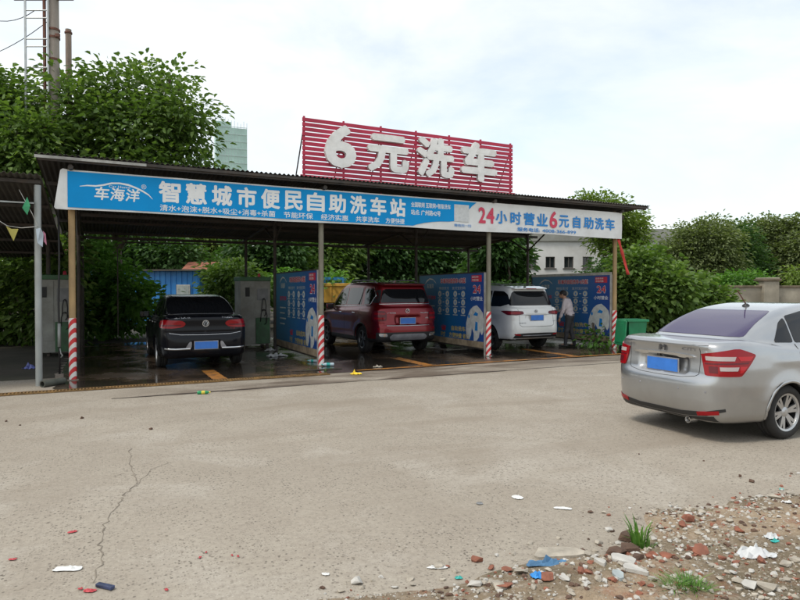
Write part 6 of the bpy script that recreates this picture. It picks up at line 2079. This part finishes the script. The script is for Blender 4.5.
crumple('paper_scrap', 67, 571.5, .19, .075, .02, M_PAPER, 'crumpled white paper lying beside the long crack', 'paper', 1, .05)
crumple('paper_scrap', 518, 499, .09, .10, .015, M_PAPER, 'small square white paper on the open concrete', 'paper', 2, .4)
crumple('paper_scrap', 563, 510, .13, .05, .012, M_PAPER, 'thin white paper strip on the concrete near the soil', 'paper', 3, -.25)
crumple('paper_scrap', 480, 505, .05, .05, .01, M_GREYP, 'little grey scrap on the open concrete', 'scrap', 4)
crumple('cloth_scrap', 547, 569, .26, .085, .05, M_BLUEC, 'blue checked cloth lying on the soil edge', 'cloth', 5, .04)
crumple('plastic_scrap', 540, 588, .10, .07, .04, M_BLUEB, 'bright blue plastic scrap below the checked cloth', 'plastic', 6, -.4)
crumple('plastic_bag', 756, 564, .24, .12, .06, M_PLASTW, 'torn white plastic bag lying in the rubble', 'plastic bag', 7, .1)
crumple('plastic_bag', 774, 545, .09, .07, .04, M_PLASTW, 'small whitish plastic scrap with the rubble behind the torn bag', 'plastic', 8)
crumple('paper_scrap', 788, 509, .10, .04, .02, M_PAPER, 'white paper by the far soil edge', 'paper', 9)
crumple('paper_scrap', 438, 570, .13, .04, .015, M_PAPER, 'white flat scrap on the near soil edge', 'paper', 10, .1)
crumple('paper_scrap', 325, 577, .05, .03, .01, M_PAPER, 'tiny white scrap at the concrete margin', 'paper', 11)
for i, (x, y, w) in enumerate(((459, 581, .045), (783, 491, .04), (777, 549, .06))):
    crumple('plastic_scrap', x, y, w, w * .6, .015, M_TEAL, 'tiny teal plastic scrap among the rubble', 'plastic', 30 + i, .3 * i, 'teal plastic scraps')
for i, (x, y, w) in enumerate(((87, 594, .07), (10, 562, .045), (71, 534, .06), (199, 560, .022), (205, 555, .02), (231, 558, .02), (237, 559, .02), (165, 593, .025), (78, 592, .03))):
    crumple('red_scrap', x, y, w, w * .55, .012, M_REDL, 'small red paper scrap on the concrete', 'scrap', 50 + i, .4 * i, 'red paper scraps on the concrete')
for i, (x, y, w) in enumerate(((741, 478, .045), (753, 483, .05), (81, 419, .06), (150, 430, .05), (5, 422, .04), (19, 426, .03), (640, 455, .02), (705, 462, .02))):
    put('dark_stone', x, y, w * .6, w * .45, w * .35, M_BRKD, 'small dark lump lying alone on the concrete', 'stone', 500 + i, group='dark lumps alone on the concrete')
pk = G(103, 590.5)
o = MB().box((0, 0, .012), (.115, .03, .02)).obj('wrapper', pm('dark_blue_wrapper', (.03, .04, .09), .4, var=.6, scale=30), None, loc=(pk.x, pk.y, .001), rotz=-.35, bevel=.005)
tag(o, 'small dark printed wrapper at the end of the long crack', 'wrapper')
# bottles and bags by the wash floor
def bottle(px, py, cm, m, label, rz, z=.006, sc=1.0):
    p = G(px, py)
    t = thing('plastic_bottle', label, 'bottle', (p.x, p.y, z), rz)
    autosmooth(MB().lathe([(0, -.11), (.028, -.11), (.033, -.1), (.033, -.06), (.030, -.05), (.033, -.04), (.033, .04), (.028, .07), (.013, .10), (.013, .115)], 16, 'Y', c=(0, 0, .033)).obj('bottle_body', m, t), 50)
    MB().lathe([(.0155, .1), (.0155, .125), (0, .126)], 12, 'Y', c=(0, 0, .033)).obj('cap', cm, t)
    MB().lathe([(.0337, -.035), (.0337, .03)], 16, 'Y', c=(0, 0, .033)).obj('wrap_label', cm, t)
    t.scale = (sc, sc, sc)
    return t
M_BOT = glass('clear_bottle', (.45, .55, .60), .1)
M_GBOT = pm('green_bottle', (.015, .24, .09), .3, var=.15)
bottle(328, 366.5, M_TEAL, M_BOT, 'clear bottle with teal cap lying by the second striped post', rad(100), sc=1.15)
bottle(312.5, 362.5, M_TEAL, M_BOT, 'pale bottle lying below the end of the first printed board', rad(70))
bottle(203, 394.5, pm('yellow_cap', (.6, .5, .05), .4), M_GBOT, 'green bottle lying on the damp concrete before the black car', rad(-78), z=.001, sc=.85)
crumple('yellow_bag', 355.5, 374.5, .26, .16, .07, pm('yellow_plastic', (.75, .52, .02), .45, var=.15), 'crumpled yellow bag lying before the red car', 'plastic bag', 60)
crumple('rag', 377.5, 367.5, .20, .10, .05, M_CHUNK, 'grey rag lying on the wash floor before the red car', 'rag', 61, .3, dz=.006)
crumple('wet_sheet', 276, 356.5, .62, .34, .10, M_PLASTW, 'wet white plastic sheet lying under the first printed board', 'plastic sheet', 62, .5, nx=14, ny=10, dz=.006)
crumple('wet_sheet', 270, 351.0, .34, .26, .08, M_PLASTW, 'smaller white plastic sheet near the foot of the grey cabinet', 'plastic sheet', 63, .2, dz=.006)
crumple('blue_bag', 29, 369, .30, .2, .14, pm('mauve_blue_plastic', (.12, .14, .36), .5, var=.4), 'mauve blue bag lying in the shadow of the low shelter', 'plastic bag', 64)
crumple('leaf_litter', 318, 370.5, 1.3, .22, .03, pm('black_mud', (.03, .024, .017), .9, var=.4, scale=12), 'strip of black mud by the second striped post', 'mud', 65, TH, nx=16, ny=6, dz=.004)
# weeds
def gz_(x, y):   # soil surface point
    p = G(x, y)
    return (p.x, p.y, sz_at(p))
tuft(gz_(642, 549), 38, .20, .13, LF_E, 'tall grass tuft beside the dark clods', 1)
tuft(gz_(650, 551), 22, .08, .10, LF_E, 'short grass at the foot of the tall tuft', 2)
for i, (x, y, h) in enumerate(((690, 597, .07), (678, 598, .06), (700, 600, .06), (684, 592, .04))):
    tuft(gz_(x, y), 60, h, .16, LF_E, 'low grass patch in front of the rubble', 10 + i, group='low grass patches in front of the rubble')
for i, (x, y) in enumerate(((308, 370.8), (331, 369.5), (325, 371))):
    q = G(x, y)
    tuft((q.x, q.y, 0.012), 16, .06, .08, LF_E, 'tiny weed growing in the mud by the second striped post', 20 + i, group='tiny weeds in the mud')
shrub('leafy weed below the corner of the framed board', [(600, 338, 7, 8), (606, 334, 6, 7), (596, 344, 5, 4)], 17.6, 320, .13, LF_E, 601, .1)
